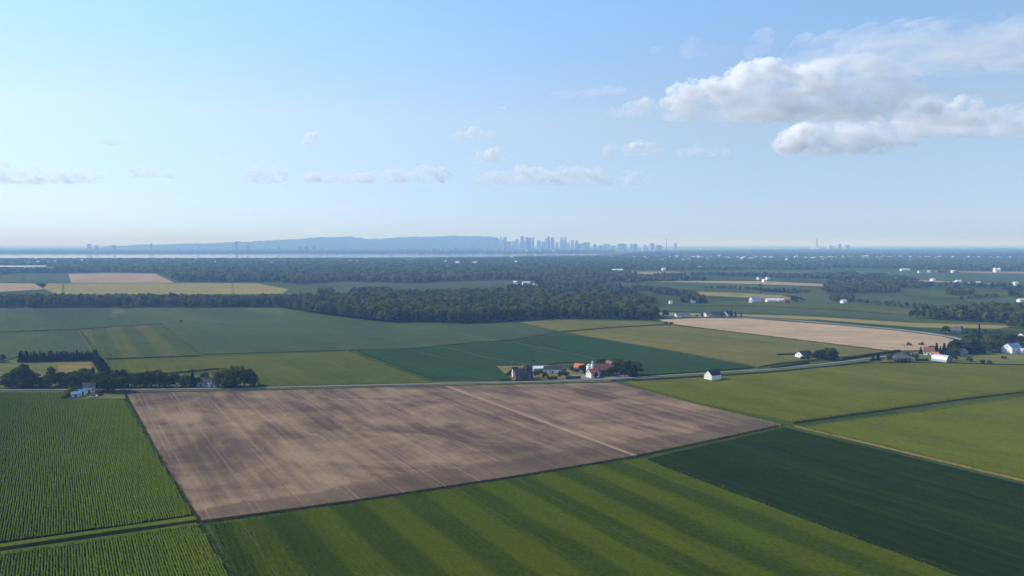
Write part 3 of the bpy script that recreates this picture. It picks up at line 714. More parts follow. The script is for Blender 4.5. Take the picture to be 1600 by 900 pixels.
for i in range(2): make_broad('tall%d' % i, 55 + i, 20, 8.5, 1100, .95, M['leaf'], z0=.10, nl=13)
for i in range(3): make_spruce('spruce%d' % i, 60 + i, 14, (5.2, 4.6, 5.8)[i], 900, M['needle'])
for i in range(2): make_bush('bush%d' % i, 70 + i, 2.6, 3.4, 260, .55, M['leaf'])
make_bush('weed0', 75, 1.3, 2.2, 120, .4, M['weed'])

def tree(key, p, s, label, name=None, group=None, cat=None, rz=None, z=0.0, sz=None, rng=random.Random(11)):
    cm, tm = PROTO[key]
    kind = name or ('spruce_tree' if key.startswith('spruce') else 'bush' if key[:4] in ('bush', 'weed') else 'broadleaf_tree')
    e = empty(kind, (p[0], p[1], z), rng.uniform(0, 6.28) if rz is None else rz); e.scale = (s, s, sz or s)
    link('crown', cm, e)
    if tm is not None: link('trunk', tm, e)
    tag(e, label, cat or ('bush' if kind == 'bush' else 'tree'), group)
    return e
NUM = 'first second third fourth fifth sixth seventh eighth ninth tenth eleventh twelfth thirteenth fourteenth fifteenth sixteenth seventeenth eighteenth nineteenth twentieth'.split()
def ordinal(n):
    if n <= 20: return NUM[n - 1]
    tens = {2: 'twenty', 3: 'thirty', 4: 'forty', 5: 'fifty', 6: 'sixty', 7: 'seventy', 8: 'eighty', 9: 'ninety'}[n // 10]
    if n % 10 == 0: return tens[:-1] + 'ieth'
    return tens + '-' + NUM[n % 10 - 1]
HT = {'broad': 14, 'pale': 11, 'round': 15, 'tall': 20, 'spruce': 14, 'bush': 2.6, 'weed': 1.3}
def tree_px(key, px, base_y, top_y, label, wide=1.22, **kw):
    """a tree standing at the picture row base_y and reaching up to top_y"""
    p = G(px, base_y); h = at(px, top_y, p.y).z
    sc_ = h / HT[key.rstrip('0123456789')]; kw.setdefault('z', 0.0)
    return tree(key, p, sc_ * wide, label, sz=sc_, **kw)

# ------------------------------------------------------------------ woods: single trees along the near edges, a mass behind
def scatter_stuff(name, groups, label, cat):
    """one object whose trees stand on points; groups: list of (points Nx3, scale N)"""
    P = np.concatenate([g[0] for g in groups]); S = np.concatenate([g[1] for g in groups]); K = np.concatenate([g[2] for g in groups])
    rng = np.random.default_rng(len(P))
    me = bpy.data.meshes.new(name); me.vertices.add(len(P)); me.vertices.foreach_set('co', P.astype(np.float32).ravel())
    for an, t, v in (('tree_scale', 'FLOAT', S), ('tree_turn', 'FLOAT', rng.uniform(0, 6.28, len(P))), ('tree_kind', 'INT', K)):
        a = me.attributes.new(an, t, 'POINT'); a.data.foreach_set('value', v.astype(np.float32 if t == 'FLOAT' else np.int32))
    o = link(name, me)
    ng = bpy.data.node_groups.new(name, 'GeometryNodeTree')
    ng.interface.new_socket('Geometry', in_out='INPUT', socket_type='NodeSocketGeometry'); ng.interface.new_socket('Geometry', in_out='OUTPUT', socket_type='NodeSocketGeometry')
    n = ng.nodes; l = ng.links
    gi = n.new('NodeGroupInput'); go = n.new('NodeGroupOutput'); ip = n.new('GeometryNodeInstanceOnPoints'); ci = n.new('GeometryNodeCollectionInfo')
    ci.inputs['Collection'].default_value = FAR_COL; ci.inputs['Separate Children'].default_value = True; ci.inputs['Reset Children'].default_value = True
    def attr(nm, t):
        q = n.new('GeometryNodeInputNamedAttribute'); q.data_type = t; q.inputs['Name'].default_value = nm; return q.outputs[0]
    cx = n.new('ShaderNodeCombineXYZ'); l.new(attr('tree_turn', 'FLOAT'), cx.inputs[2]); er = n.new('FunctionNodeEulerToRotation'); l.new(cx.outputs[0], er.inputs[0])
    l.new(gi.outputs[0], ip.inputs['Points']); l.new(ci.outputs[0], ip.inputs['Instance']); ip.inputs['Pick Instance'].default_value = True
    l.new(attr('tree_kind', 'INT'), ip.inputs['Instance Index']); l.new(er.outputs[0], ip.inputs['Rotation']); l.new(attr('tree_scale', 'FLOAT'), ip.inputs['Scale'])
    l.new(ip.outputs[0], go.inputs[0])
    md = o.modifiers.new('stand', 'NODES'); md.node_group = ng
    tag(o, label, cat, kind='stuff'); return o
FAR_COL = bpy.data.collections.new('wood_tree_kinds')
def far_kind(idx, seed, h, w, n, size, leafm):
    rng = np.random.default_rng(seed); L = [(0, 0, h * .55, w * .32, w * .32, h * .36)]
    for i in range(6):
        a = i * 2.4 + rng.uniform(-.4, .4); e = (i + .5) / 6
        r = w * .5 * (1 - .55 * e) * rng.uniform(.5, .75); s = w * rng.uniform(.2, .28)
        L.append((math.cos(a) * r, math.sin(a) * r, h * (.25 + .6 * e), s, s, s * .9))
    V, Fc = crown_np(rng, L, n, size, core=True)
    o = bpy.data.objects.new('wood_tree_%02d' % idx, np_mesh('wood_tree', V, Fc, leafm)); FAR_COL.objects.link(o)
for i in range(4): far_kind(i, 80 + i, 14, (9, 10.5, 8, 11)[i], 420, 1.35, M['wood_far'])      # 0-3 nearer woods
for i in range(4): far_kind(4 + i, 90 + i, 14, (12, 14, 11, 13)[i], 130, 2.6, M['wood_far'])   # 4-7 distant forest
def fill(poly, spacing, rng, clump=None, thr=.5, kinds=(0, 4), s=(.7, 1.15), pixels=True, zs=0.0):
    P = pix_poly(poly) if pixels else poly
    A = np.array([[p.x, p.y] for p in P]); lo = A.min(0); hi = A.max(0)
    gx = np.arange(lo[0], hi[0], spacing); gy = np.arange(lo[1], hi[1], spacing)
    X, Y = np.meshgrid(gx, gy); X = X.ravel() + rng.uniform(-.45, .45, X.size) * spacing; Y = Y.ravel() + rng.uniform(-.45, .45, Y.size) * spacing
    k = inside(P, X, Y) & (np.abs(X) < .74 * Y + 60); X = X[k]; Y = Y[k]
    if clump:
        ph = rng.uniform(0, 6, 8); f = np.zeros_like(X)
        for i in range(4): f += np.sin(X / clump * (1 + .6 * i) * math.cos(i) + Y / clump * (.7 + .5 * i) * math.sin(i + 1) + ph[i]) * np.cos(Y / clump * (.8 + .4 * i) + ph[i + 4])
        k = f / 4 + rng.normal(0, .07, X.size) > thr; X = X[k]; Y = Y[k]
    n = len(X)
    return (np.stack([X, Y, np.full(n, zs)], 1), rng.uniform(s[0], s[1], n), rng.integers(kinds[0], kinds[1], n))
rngW = np.random.default_rng(77)
W2 = [(432,480),(500,491),(565,499),(600,503),(680,503),(720,505),(800,502),(860,497.5),(940,498.5),(1020,500.5),(1028,497),(1010,488),(985,477),(930,470),(880,463),(760,462),(640,464),(560,468),(480,471),(436,474)]
W1 = [(-80,481),(440,480),(436,472),(200,471),(-80,471)]
W3 = [(1426,497),(1470,500),(1540,503),(1640,511),(1700,513),(1700,491),(1600,487),(1520,486)]
EDGE_PROTOS = ['broad0', 'broad1', 'broad2', 'broad3', 'broad4', 'tall0', 'broad0', 'broad3']
rt = random.Random(4)
def edge_trees(pix, step, label, group, back=(1.5, 11), s=(.75, 1.15), keys=EDGE_PROTOS, z=0.0):
    """label holds {} for the ordinal counted from the left"""
    P = [G(x, y) for x, y in pix]; spots = []
    for a, b_ in zip(P[:-1], P[1:]):
        L = (b_ - a).length; k = max(1, int(L / step))
        for i in range(k):
            q = a.lerp(b_, (i + rt.uniform(-.3, .3)) / k); q.y += rt.uniform(*back); spots.append(q)
    spots.sort(key=lambda q: q.x / q.y)
    for i, q in enumerate(spots): tree(rt.choice(keys), q, rt.uniform(*s), label.format(ordinal(i + 1)), group=group, rng=rt, z=z)
    return len(spots)
nE = edge_trees([(436,480),(500,491),(565,499),(600,503),(680,503),(720,505),(800,502),(860,497.5),(940,498.5),(1018,500.5)], 7.5,
                '{} dark tree from the left along the near edge of the central wood', 'trees along the edge of the central wood', s=(.8, 1.2))
nE += edge_trees([(0,480.5),(436,479.5)], 11.0, '{} dark tree from the left in the long treeline at the left', 'trees along the left treeline', s=(.75, 1.15))
nE += edge_trees([(1428,497),(1470,499.5),(1540,502.5),(1600,508)], 7.5, '{} dark tree from the left along the edge of the right wood', 'trees along the edge of the right wood', s=(.75, 1.1))
print('EDGE TREES', nE)
near = [fill(W2, 8.0, rngW, s=(.6, 1.3)), fill(W1, 8.5, rngW, s=(.6, 1.2)), fill(W3, 8.5, rngW, s=(.6, 1.2)),
        # village and lane-side clumps on the right of the central wood
        fill([(760,464),(800,452),(900,447),(985,449),(1000,455),(990,463),(1020,474),(985,478),(900,466)], 12, rngW, 60, -.05, s=(.6, 1.05)),
        fill([(985,468),(1022,470),(1028,475),(1000,479)], 9, rngW, s=(.5, .85)),
        fill([(985,452.5),(1000,451),(1060,459),(1095,464),(1090,467),(1040,462)], 9, rngW, s=(.6, .9)),
        fill([(1064,471),(1080,468),(1103,471),(1105,474),(1066,474.5)], 7, rngW, s=(.6, .95)),
        fill([(1283,457),(1300,449),(1370,448),(1400,452),(1405,457.5),(1340,458.5)], 9, rngW, s=(.7, 1.0)),
        fill([(1474,459.5),(1490,456),(1518,457.5),(1519,461.5),(1480,462)], 9, rngW, s=(.7, 1.0)),
        fill([(1576,464),(1600,456),(1700,456),(1700,466),(1600,465)], 10, rngW, s=(.7, 1.0)),
        fill([(1296,468),(1320,466),(1334,470),(1332,473.5),(1300,473)], 8, rngW, s=(.55, .9)),
        fill([(1338,472),(1440,478),(1460,483),(1560,484),(1560,487),(1430,483),(1340,474)], 9, rngW, 40, -.1, s=(.3, .6)),
        fill([(1500,467),(1560,463),(1560,465.5),(1500,469.5)], 9, rngW, s=(.4, .6)),
        fill([(1100,450),(1200,452.5),(1270,457),(1268,459),(1200,455),(1100,452)], 10, rngW, 50, .0, s=(.3, .6)),
        fill([(1570,512),(1600,515),(1700,518),(1700,512),(1600,509)], 8, rngW, s=(.5, .8))]
distant = [fill([(-400,429.5),(0,429.5),(40,427),(105,426.8),(170,425.5),(250,426.5),(276,440.5),(430,441),(470,444.5),(530,440),(600,441.5),(650,442.8),(700,440),(800,437.5),(845,439.5),(900,440),(1000,432),(960,430),(940,423),(1000,421),(1000,412),(940,402),(840,403.2),(760,405),(600,406.3),(300,407),(0,407.2),(-400,407.2)], 13.5, rngW, 330, -.40, kinds=(4, 8), s=(.55, 1.35)),
           fill([(940,404),(1000,412),(1000,421),(1060,423),(1200,422),(1330,422),(1420,424),(1480,424),(1720,423.5),(1720,410),(1600,405),(1200,402.5)], 16, rngW, 260, -.16, kinds=(4, 8), s=(.6, 1.1)),
           fill([(845,441),(900,441),(960,437),(1000,433),(1080,430.5),(1200,431),(1340,429.5),(1350,434),(1420,437),(1440,441),(1340,442),(1200,438.5),(1080,438.5),(960,443),(880,449),(840,446)], 12, rngW, 120, -.02, kinds=(4, 8), s=(.6, 1.0)),
           fill([(1280,449),(1300,444),(1440,440),(1560,446),(1720,444),(1720,456),(1600,455),(1500,454),(1420,450)], 12, rngW, 90, .02, kinds=(4, 8), s=(.5, .95)),
           fill([(960,402.6),(1200,401.8),(1720,404),(1720,390),(1300,390),(1000,395)], 34, rngW, 500, -.2, kinds=(4, 8), s=(1.0, 1.7)),
           fill([(-400,396.8),(0,396.8),(500,396.3),(900,396.2),(960,395),(960,390.5),(500,391),(-400,391)], 36, rngW, 400, -.45, kinds=(4, 8), s=(.9, 1.5)),
           fill([(540,460),(556,456),(596,455),(620,459),(560,461)], 9, rngW, 30, .0, kinds=(4, 8), s=(.6, 1.0)),
           fill([(495,461),(502,458),(518,458),(520,461)], 8, rngW, kinds=(4, 8), s=(.7, 1.0))]
hole = pix_poly([(-200, 416), (84, 416), (90, 424.5), (-200, 424.5)]); g0 = distant[0]; kp = ~inside(hole, g0[0][:, 0], g0[0][:, 1]); distant[0] = (g0[0][kp], g0[1][kp], g0[2][kp])
scatter_stuff('woodland', near, 'dense broadleaf woods and copses filling the middle of the plain', 'woods')
scatter_stuff('forest', distant, 'wide hazy forest stretching from the fields to the river', 'forest')
print('NEAR', sum(len(g[0]) for g in near), 'DIST', sum(len(g[0]) for g in distant))

# ------------------------------------------------------------------ buildings
def house(px, py, L, W, hw, hr, deg, wall, roof, label, name='house', cat='house', z=0.0, wins=3, door=True, chimney=False, group=None, over=.35, gable_win=True):
    p = G(px, py, z); e = empty(name, (p.x, p.y, z), R(deg)); l2, w2 = L / 2, W / 2
    MB().poly_prism([(-w2, -.3), (w2, -.3), (w2, hw), (0, hw + hr), (-w2, hw)], 'x', -l2, l2).build('wall', wall, e)
    t = .22; k = hr / w2; o = over; up = t * math.sqrt(1 + k * k)
    ro = MB().poly_prism([(-w2 - o, hw - k * o + .03), (0, hw + hr + .03), (w2 + o, hw - k * o + .03), (w2 + o, hw - k * o + up), (0, hw + hr + up), (-w2 - o, hw - k * o + up)], 'x', -l2 - o, l2 + o).build('roof', roof, e)
    if chimney:
        MB().box(l2 * .3, l2 * .3 + .8, -.45, .45, hw + hr * .7, hw + hr + 1.2).build('chimney', M['brick'], ro)
    if wins:
        for i in range(wins):
            x = -l2 + L * (i + .5) / wins
            for sd in (-1, 1):
                if door and sd < 0 and i == wins // 2: continue
                y = sd * (w2 + .02)
                wn_ = MB().box(x - .6, x + .6, y - .05, y + .05, hw * .38, hw * .78).build('window', M['white'], e)
                MB().box(x - .5, x + .5, y - .065, y + .065, hw * .41, hw * .75).build('pane', M['glass'], wn_)
        if gable_win:
            for sd in (-1, 1):
                x = sd * (l2 + .02)
                wn_ = MB().box(x - .05, x + .05, -.6, .6, hw * .95, hw * .95 + 1.2).build('window', M['white'], e)
                MB().box(x - .065, x + .065, -.5, .5, hw * .95 + .1, hw * .95 + 1.1).build('pane', M['glass'], wn_)
    if door:
        MB().box(-.5, .5, -w2 - .07, -w2 + .03, 0, 2.0).build('door', M['dark'], e)
    tag(e, label, cat, group); return e
def car(px, py, z, deg, paint, label, van=False):
    p = G(px, py, z); e = empty('car', (p.x, p.y, z), R(deg))
    MB().poly_prism([(-2.1, .35), (2.1, .35), (2.15, .75), (1.9, .95), (-2.1, .98)], 'y', -.85, .85).build('body', paint, e)
    if van: MB().poly_prism([(-2.08, .99), (1.4, .99), (.9, 1.95), (-2.05, 1.95)], 'y', -.82, .82).build('cabin', paint, e)
    else: MB().poly_prism([(-1.8, .985), (1.0, .985), (.4, 1.5), (-1.3, 1.5)], 'y', -.75, .75).build('cabin', M['glass'], e)
    for x in (-1.3, 1.3):
        for s in (-1, 1):
            w = MB().cyl((x, s * .72, .33), (x, s * .92, .33), .33, n=12).build('wheel', M['rubber'], e)
            MB().cyl((x, s * .90, .33), (x, s * .94, .33), .19, n=10).build('rim', M['rim'], w)
    for s in (-1, 1): MB().box(2.08, 2.17, s * .6 - .18, s * .6 + .18, .62, .78).build('headlight', M['roof_white'], e)
    tag(e, label, 'car'); return e
# left farm group
house(140,612.6,7,6,3.6,2.6,25,M['cream'],M['roof_grey'],'pale two-storey house with grey roof under the big trees by the corn',z=1.1,chimney=True)
house(119,620,5,4,2.2,1.1,25,M['blue_paint'],M['roof_blue'],'pale blue shed beside the corn field',name='shed',cat='shed',z=1.1,wins=1,gable_win=False)
house(130,616.5,4,3.4,2.3,1.2,25,M['white'],M['roof_blue'],'small white shed between the blue shed and the house',name='shed',cat='shed',z=1.1,wins=1,gable_win=False)
car(147,620.5,1.1,12,M['white'],'white car parked on the lawn by the corn')
car(156,617.5,1.1,100,M['dark'],'dark car parked behind the white car by the corn')
house(64,601,11,8,3.2,3.0,-58,M['cream'],M['roof_blue'],'house with blue-grey roof hidden among the trees on the far left',chimney=True)
house(166,602,6,5,2.6,1.6,30,M['white'],M['roof_white'],'small shed with white roof under the trees by the diagonal windbreak',name='shed',cat='shed',wins=1)
house(317,603,11,8,3.4,2.4,4,M['grey_wall'],M['roof_dark'],'dark roofed bungalow left of the huge round tree',chimney=True)
house(333,604,6,5,2.5,1.3,4,M['white'],M['roof_blue'],'small garage between the dark bungalow and the round tree',name='garage',cat='garage',wins=0)
car(277,604.5,.12,4,M['white'],'white car parked beside the pale trees')
house(258,603.5,9,3,2.3,.5,4,M['white'],M['roof_white'],'low white trailer in front of the left roadside trees',name='trailer',cat='trailer',wins=3,gable_win=False)
# central farms
house(817,592,13,8.5,4.0,3.2,14,M['grey_dark'],M['roof_dark'],'dark roofed house closest to the road in the central farm',z=.42,chimney=True)
house(805,588.5,4,5,4.4,2.6,14,M['white'],M['roof_dark'],'white gabled annex on the left of the dark roofed house',name='annex',cat='annex',z=.42,wins=0,door=False)
house(841,581,8,6,3.2,1.2,10,M['grey_wall'],M['roof_white'],'shed with bright white roof behind the dark roofed house',name='shed',cat='shed',z=.42,wins=2)
house(864,582,14,6.5,3.0,1.8,-6,M['white'],M['roof_dark'],'long low white shed with dark roof behind the shrubs',name='shed',cat='shed',z=.42,wins=4)
house(906,579.5,8,6,3.0,2.6,-35,M['cream'],M['roof_orange'],'small shed with orange roof left of the silo',name='shed',cat='shed',z=.42,wins=1)
house(939,584.5,12,10,4.0,4.0,8,M['brick'],M['roof_brown'],'large barn with brown-red roof behind the silo',name='barn',cat='barn',z=.42,wins=4)
house(926,589,7.5,6.5,3.4,2.6,30,M['white'],M['roof_orange'],'white annex with orange roof in front of the large barn',name='annex',cat='annex',z=.47,wins=2)
house(951,577.5,9,7,3.6,3.4,-58,M['brick'],M['roof_brown'],'reddish barn behind the large barn and trees',name='barn',cat='barn',z=.02,wins=0)
house(963,578,11,7,3.0,1.4,12,M['white'],M['roof_white'],'white low shed behind the central farm trees',name='shed',cat='shed',z=.02,wins=2)
def silo(px, py, z, r, h, label, cone):
    p = G(px, py, z); e = empty('silo', (p.x, p.y, z))
    MB().cyl((0, 0, -.2), (0, 0, h), r, n=20).build('shell', M['roof_white'], e, True)
    MB().cyl((0, 0, h + .01), (0, 0, h + cone), r * 1.05, .12, n=20).build('cap', M['galv'] if cone < r * 2 else M['white'], e, True)
    for i in range(4): MB().cyl((0, 0, h * (i + .7) / 4.6), (0, 0, h * (i + .7) / 4.6 + .18), r * 1.03, n=20).build('hoop', M['steel'], e)
    tag(e, label, 'silo')
silo(920.5,585,.45,2.2,7.0,'squat pale silo left of the large barn',1.2)
silo(925.6,586,.45,1.1,8.5,'slender white silo with pointed cap beside the large barn',2.6)
# white barn in the hay
house(1113.5,592,9.6,7.6,3.6,3.2,30,M['white'],M['roof_dark'],'lone white barn with black roof standing in the hay field',name='barn',cat='barn',z=1.0,wins=0,door=False)
house(1256,559.5,12,9,3.2,3.2,24,M['white'],M['roof_dark'],'house with white gable and dark roof on the roadside, half hidden by trees',chimney=True)
# right hamlet
house(1407,564.5,12,9,3.2,2.8,10,M['grey_dark'],M['roof_grey'],'brown bungalow with grey roof left of the silver hall',z=.92,chimney=True)
car(1423.5,562,.92,15,M['white'],'white car parked between the brown bungalow and the hedge')
def quonset(px, py, L, r, h, deg, label, z):
    p = G(px, py, z); e = empty('storage_hall', (p.x, p.y, z), R(deg)); n = 18
    arc = [(-math.cos(math.pi * i / n) * r, h * math.sin(math.pi * i / n) ** .8) for i in range(n + 1)]
    inner = [(a * .97, b * .97) for a, b in arc[::-1]]
    MB().poly_prism(arc + inner, 'x', -L / 2, L / 2).build('shell', M['galv'], e)
    for s in (-1, 1): MB().poly_prism([(a * .965, b * .965) for a, b in arc], 'x', s * (L / 2 - .3) - .05, s * (L / 2 - .3) + .05).build('end_wall', M['roof_grey'], e)
    MB().box(L / 2 - .28, L / 2 - .16, -1.8, 1.8, .02, h * .62).build('door', M['steel'], e)
    for i in range(7):
        x = -L / 2 + L * (i + .5) / 7
        MB().poly_prism([(a * 1.012, b * 1.012) for a, b in arc] + [(a * 1.001, b * 1.001) for a, b in arc[::-1]], 'x', x - .06, x + .06).build('rib', M['galv'], e)
    tag(e, label, 'hall'); return e
quonset(1471.5,564.3,13,4.2,5.6,-62,'silver arched storage hall in the right hamlet',.92)
house(1452,554.5,8,6.5,3.6,3.2,-40,M['white'],M['roof_brown'],'white gabled house with dull red roof behind the silver hall',z=.92)
house(1461,556,5,4,2.2,1.2,-20,M['brick'],M['roof_orange'],'low red shed in front of the white gabled house',name='shed',cat='shed',z=.92,wins=1)
house(1490,520.5,13,9,3.4,3.4,-20,M['grey_wall'],M['roof_grey'],'grey-blue house by the far bend of the road',z=.02,chimney=True)
house(1501,555,9,7,3.2,2.4,20,M['grey_wall'],M['roof_grey'],'small grey house half hidden in front of the tall hedge',z=.92)
car(1512,556,.92,10,M['white'],'white car parked right of the small grey house')
house(1581,550.5,13,10,4.8,3.6,20,M['white'],M['roof_blue'],'white barn with pale blue roof at the right end of the hamlet',name='barn',cat='barn',z=.32,wins=3)
house(1600,551.5,10,6,3.0,1.2,12,M['white'],M['roof_white'],'low white shed touching the right edge below the blue-roofed barn',name='shed',cat='shed',z=.32,wins=3)
house(1601,534,11,9,6.0,3.0,15,M['white'],M['roof_grey'],'tall white house at the right edge among trees',z=.32)
car(1556,549,.32,8,M['white'],'white car parked left of the blue-roofed barn'); car(1546,548,.32,30,M['roof_blue'],'blue-grey car parked left of the white car by the barn')
# farm behind the stubble
house(1066,495.5,19,9,3.2,2.6,6,M['white'],M['roof_grey'],'long grey-roofed barn with white gable behind the stubble field',name='barn',cat='barn',wins=3)
house(1105,494.5,9,8,3.4,2.8,25,M['white'],M['roof_grey'],'white farmhouse in the middle of the farm behind the stubble')
house(1121,494.5,18,9,3.2,2.4,4,M['grey_wall'],M['roof_dark'],'long dark barn between the farmhouse and the conifers',name='barn',cat='barn',wins=3)
house(1137,494.5,10,9,4.0,3.2,30,M['blue_paint'],M['roof_dark'],'blue-grey house in front of the conifers behind the stubble')
# white barns mid right
house(1180,471.5,17,12,4.0,4.2,12,M['white'],M['roof_blue'],'white barn with blue roof standing apart in the strip fields',name='barn',cat='barn',wins=3)
house(1174,473,7,6,3.0,2.0,40,M['white'],M['roof_white'],'small white shed left of the blue-roofed white barn',name='shed',cat='shed',wins=1)
house(1204,472,16,9,3.6,2.6,4,M['white'],M['roof_white'],'long white barn, left of the pair in the strip fields',name='barn',cat='barn',wins=4)
house(1219,472,11,9,3.6,2.6,4,M['white'],M['roof_white'],'shorter white barn, right of the pair in the strip fields',name='barn',cat='barn',wins=2)
house(1228,472.5,8,6,3,1.6,20,M['brick'],M['roof_brown'],'brown shed at the right end of the white barns',name='shed',cat='shed',wins=1)
# far farmyard and odd far houses (a few pixels each)
def small(px, py, L, W, h, hr, deg, wall, roof, label, name='house', cat='house', group=None):
    return house(px, py, L, W, h, hr, deg, wall, roof, label, name, cat, 0.02, 0, False, False, group)
small(1026,439,16,12,6,4,20,M['white'],M['roof_white'],'white barn at the left end of the far farmyard','barn','barn')
small(1035,437.5,14,12,7,4,40,M['white'],M['roof_grey'],'tall pale house in the far farmyard')
small(1043,438.5,12,10,6,4,0,M['brick'],M['roof_brown'],'reddish barn in the middle of the far farmyard','barn','barn')
small(1056,437.5,34,12,4,3,2,M['cream'],M['roof_grey'],'very long pale barn at the right end of the far farmyard','barn','barn')
small(1003,439.5,10,8,5,3,30,M['white'],M['roof_white'],'small white house left of the far farmyard')
small(1037,423,13,11,8,3,10,M['white'],M['roof_white'],'white block alone in the far fields above the farmyard','barn','barn')
small(1094,421,17,12,8,4,20,M['white'],M['roof_white'],'white barn alone in the far fields right of the white block','barn','barn')
small(965,424,38,14,6,3,4,M['white'],M['roof_white'],'long white farm building beside the small ochre field','barn','barn')
for i, (x, y, L, lb) in enumerate(((822,445,34,'wide white house among the village trees'),(836,447,16,'small white house right of the wide one in the village'),(805,444,14,'small white house at the left end of the village'),
        (850,443.5,14,'grey-white house in the middle of the village'),(874,441.5,34,'long pale building at the right end of the village'),(922,440.5,14,'white house alone in the trees right of the village'),(876,452,24,'pale house in front of the village trees'))):
    small(x, y, L * .55, 9, 5, 3, (10, 40, -20, 0, 6, 30, 10)[i], M['white'] if i % 2 == 0 else M['cream'], M['roof_white'] if i % 2 == 0 else M['roof_grey'], lb, group='village houses beyond the central wood')
for x, y, lb in ((968,478,'small grey house at the end of the lane-side copse'),(978,477.5,'white cottage in the lane-side copse'),(1048,474.5,'tiny white hut alone in the green strip'),(1082,474,'white cottage inside the round copse'),
        (665,464,'white house on the back edge of the central wood'),(675,463.5,'reddish house on the back edge of the central wood'),(1318,474,'white cottage beside the small copse right of the barns'),(1598,472,'white hall at the right edge of the plain'),(457,470,'pinkish hut at the joint of the treeline and the wood')):
    small(x, y, (5 if 'hut' in lb else 9) if 'hall' not in lb else 22, 5 if 'hut' in lb else 7, 3 if 'hut' in lb else 4, 2.4, 20, M['cream'] if 'reddish' in lb or 'pinkish' in lb else M['white'], M['roof_brown'] if 'reddish' in lb else M['roof_white'], lb)
# greenhouse
e = empty('greenhouse', G(32, 418.6)); e.rotation_euler = (0, 0, R(4))
for i in range(3):
    MB().poly_prism([(-8, 0), (8, 0), (8, 6), (5, 8.6), (0, 9.6), (-5, 8.6), (-8, 6)], 'x', -140 + i * 82, -140 + i * 82 + 80).build('bay', M['roof_white'], e)
tag(e, 'very long white greenhouse at the far left', 'greenhouse')
# pylons
def pylon(px, by, ty, label):
    p = G(px, by); h = at(px, ty, p.y).z; e = empty('pylon', p, R(20))
    for sx in (-1, 1):
        for sy in (-1, 1): MB().cyl((sx * 2.2, sy * 2.2, -.2), (sx * .4, sy * .4, h), .32, .2, 5).build('leg', M['steel'], e)
    for k in range(1, 7):
        z0 = h * (k - 1) / 7; z1 = h * k / 7; w0 = 2.2 - 1.8 * z0 / h; w1 = 2.2 - 1.8 * z1 / h
        mb = MB()
        for a, b_ in (((-w0, -w0), (w1, -w1)), ((w0, w0), (-w1, w1)), ((w0, -w0), (w1, w1)), ((-w0, w0), (-w1, -w1))):
            mb.cyl((*a, z0), (*b_, z1), .12, n=4)
        mb.build('brace', M['steel'], e)
    for zz, w in ((.78, 4.5), (.92, 3.4)): MB().box(-w, w, -.2, .2, h * zz, h * zz + .5).build('crossarm', M['steel'], e)
    tag(e, label, 'pylon')
pylon(99, 461, 443, 'steel lattice pylon left of the pair in the yellow field'); pylon(364, 462, 441, 'steel lattice pylon right of the pair in the yellow field')

# tractors in the stubble
def tractor(px, py, z, deg, label, trailer):
    p = G(px, py, z); e = empty('tractor', (p.x, p.y, z), R(deg))
    MB().poly_prism([(.2, .9), (2.6, .9), (2.7, 1.6), (2.4, 1.95), (.2, 2.0)], 'y', -.5, .5).build('hood', M['red_paint'], e)
    MB().box(-1.4, .25, -.55, .55, .8, 1.5).build('body', M['dark'], e)
    c = MB().poly_prism([(-1.3, 1.52), (.2, 1.52), (.1, 2.9), (-1.1, 2.9)], 'y', -.75, .75).build('cab', M['glass'], e)
    MB().box(-1.25, .25, -.85, .85, 2.91, 3.06).build('cab_roof', M['red_paint'], c)
    MB().cyl((.9, .35, 1.9), (.9, .35, 2.9), .07, n=6).build('exhaust', M['dark'], e)
    for x, r in ((-.9, 1.0), (2.0, .68)):
        for s in (-1, 1):
            w = MB().cyl((x, s * .75, r), (x, s * 1.3, r), r, n=18).build('wheel', M['rubber'], e)
            MB().cyl((x, s * 1.28, r), (x, s * 1.34, r), r * .55, n=12).build('rim', M['rim'], w)
    tag(e, label, 'tractor', 'tractors working the stubble')
    if trailer:
        q = p + Vector((-math.cos(R(deg)) * 5.6, -math.sin(R(deg)) * 5.6, 0)); t = empty('harrow', q, R(deg))
        MB().box(-.4, .4, -2.6, 2.6, .55, .8).build('frame', M['red_paint'], t); MB().box(.4, 3.4, -.12, .12, .6, .76).build('drawbar', M['red_paint'], t)
        for i in range(9): MB().cyl((-.1, -2.4 + i * .6, .3), (.12, -2.4 + i * .6, .3), .3, n=10).build('disc', M['steel'], t)
        tag(t, trailer, 'harrow')
tractor(1420, 539.5, .3, 4, 'red tractor pulling the harrow, left of the pair in the stubble', 'red disc harrow behind the left tractor')
tractor(1440, 538.8, .3, 176, 'red tractor at rest, right of the pair in the stubble', None)
# a bird over the corn
def bird():
    p = at(685, 886.5, 222); e = empty('bird', p, R(140))
    mb = MB(); mb.cyl((-.28, 0, 0), (.0, 0, .02), .03, .085, 8); mb.cyl((.0, 0, .02), (.22, 0, .04), .085, .05, 8); mb.cyl((.22, 0, .04), (.34, 0, .03), .055, .01, 8)
    mb.cyl((-.5, 0, -.01), (-.28, 0, 0), .07, .03, 8); mb.build('body', M['dark'], e)
    for s in (-1, 1):
        MB().poly_prism([(-.12, 0), (.14, 0), (.10, s * .35), (-.02, s * .68), (-.16, s * .40)], 'z', 0, .025).build('wing', M['dark'], e).rotation_euler = (R(s * 32), 0, 0)
    tag(e, 'black bird with raised wings gliding low over the banded corn', 'bird')
bird()

# ------------------------------------------------------------------ farm trees, each its own
T = tree_px
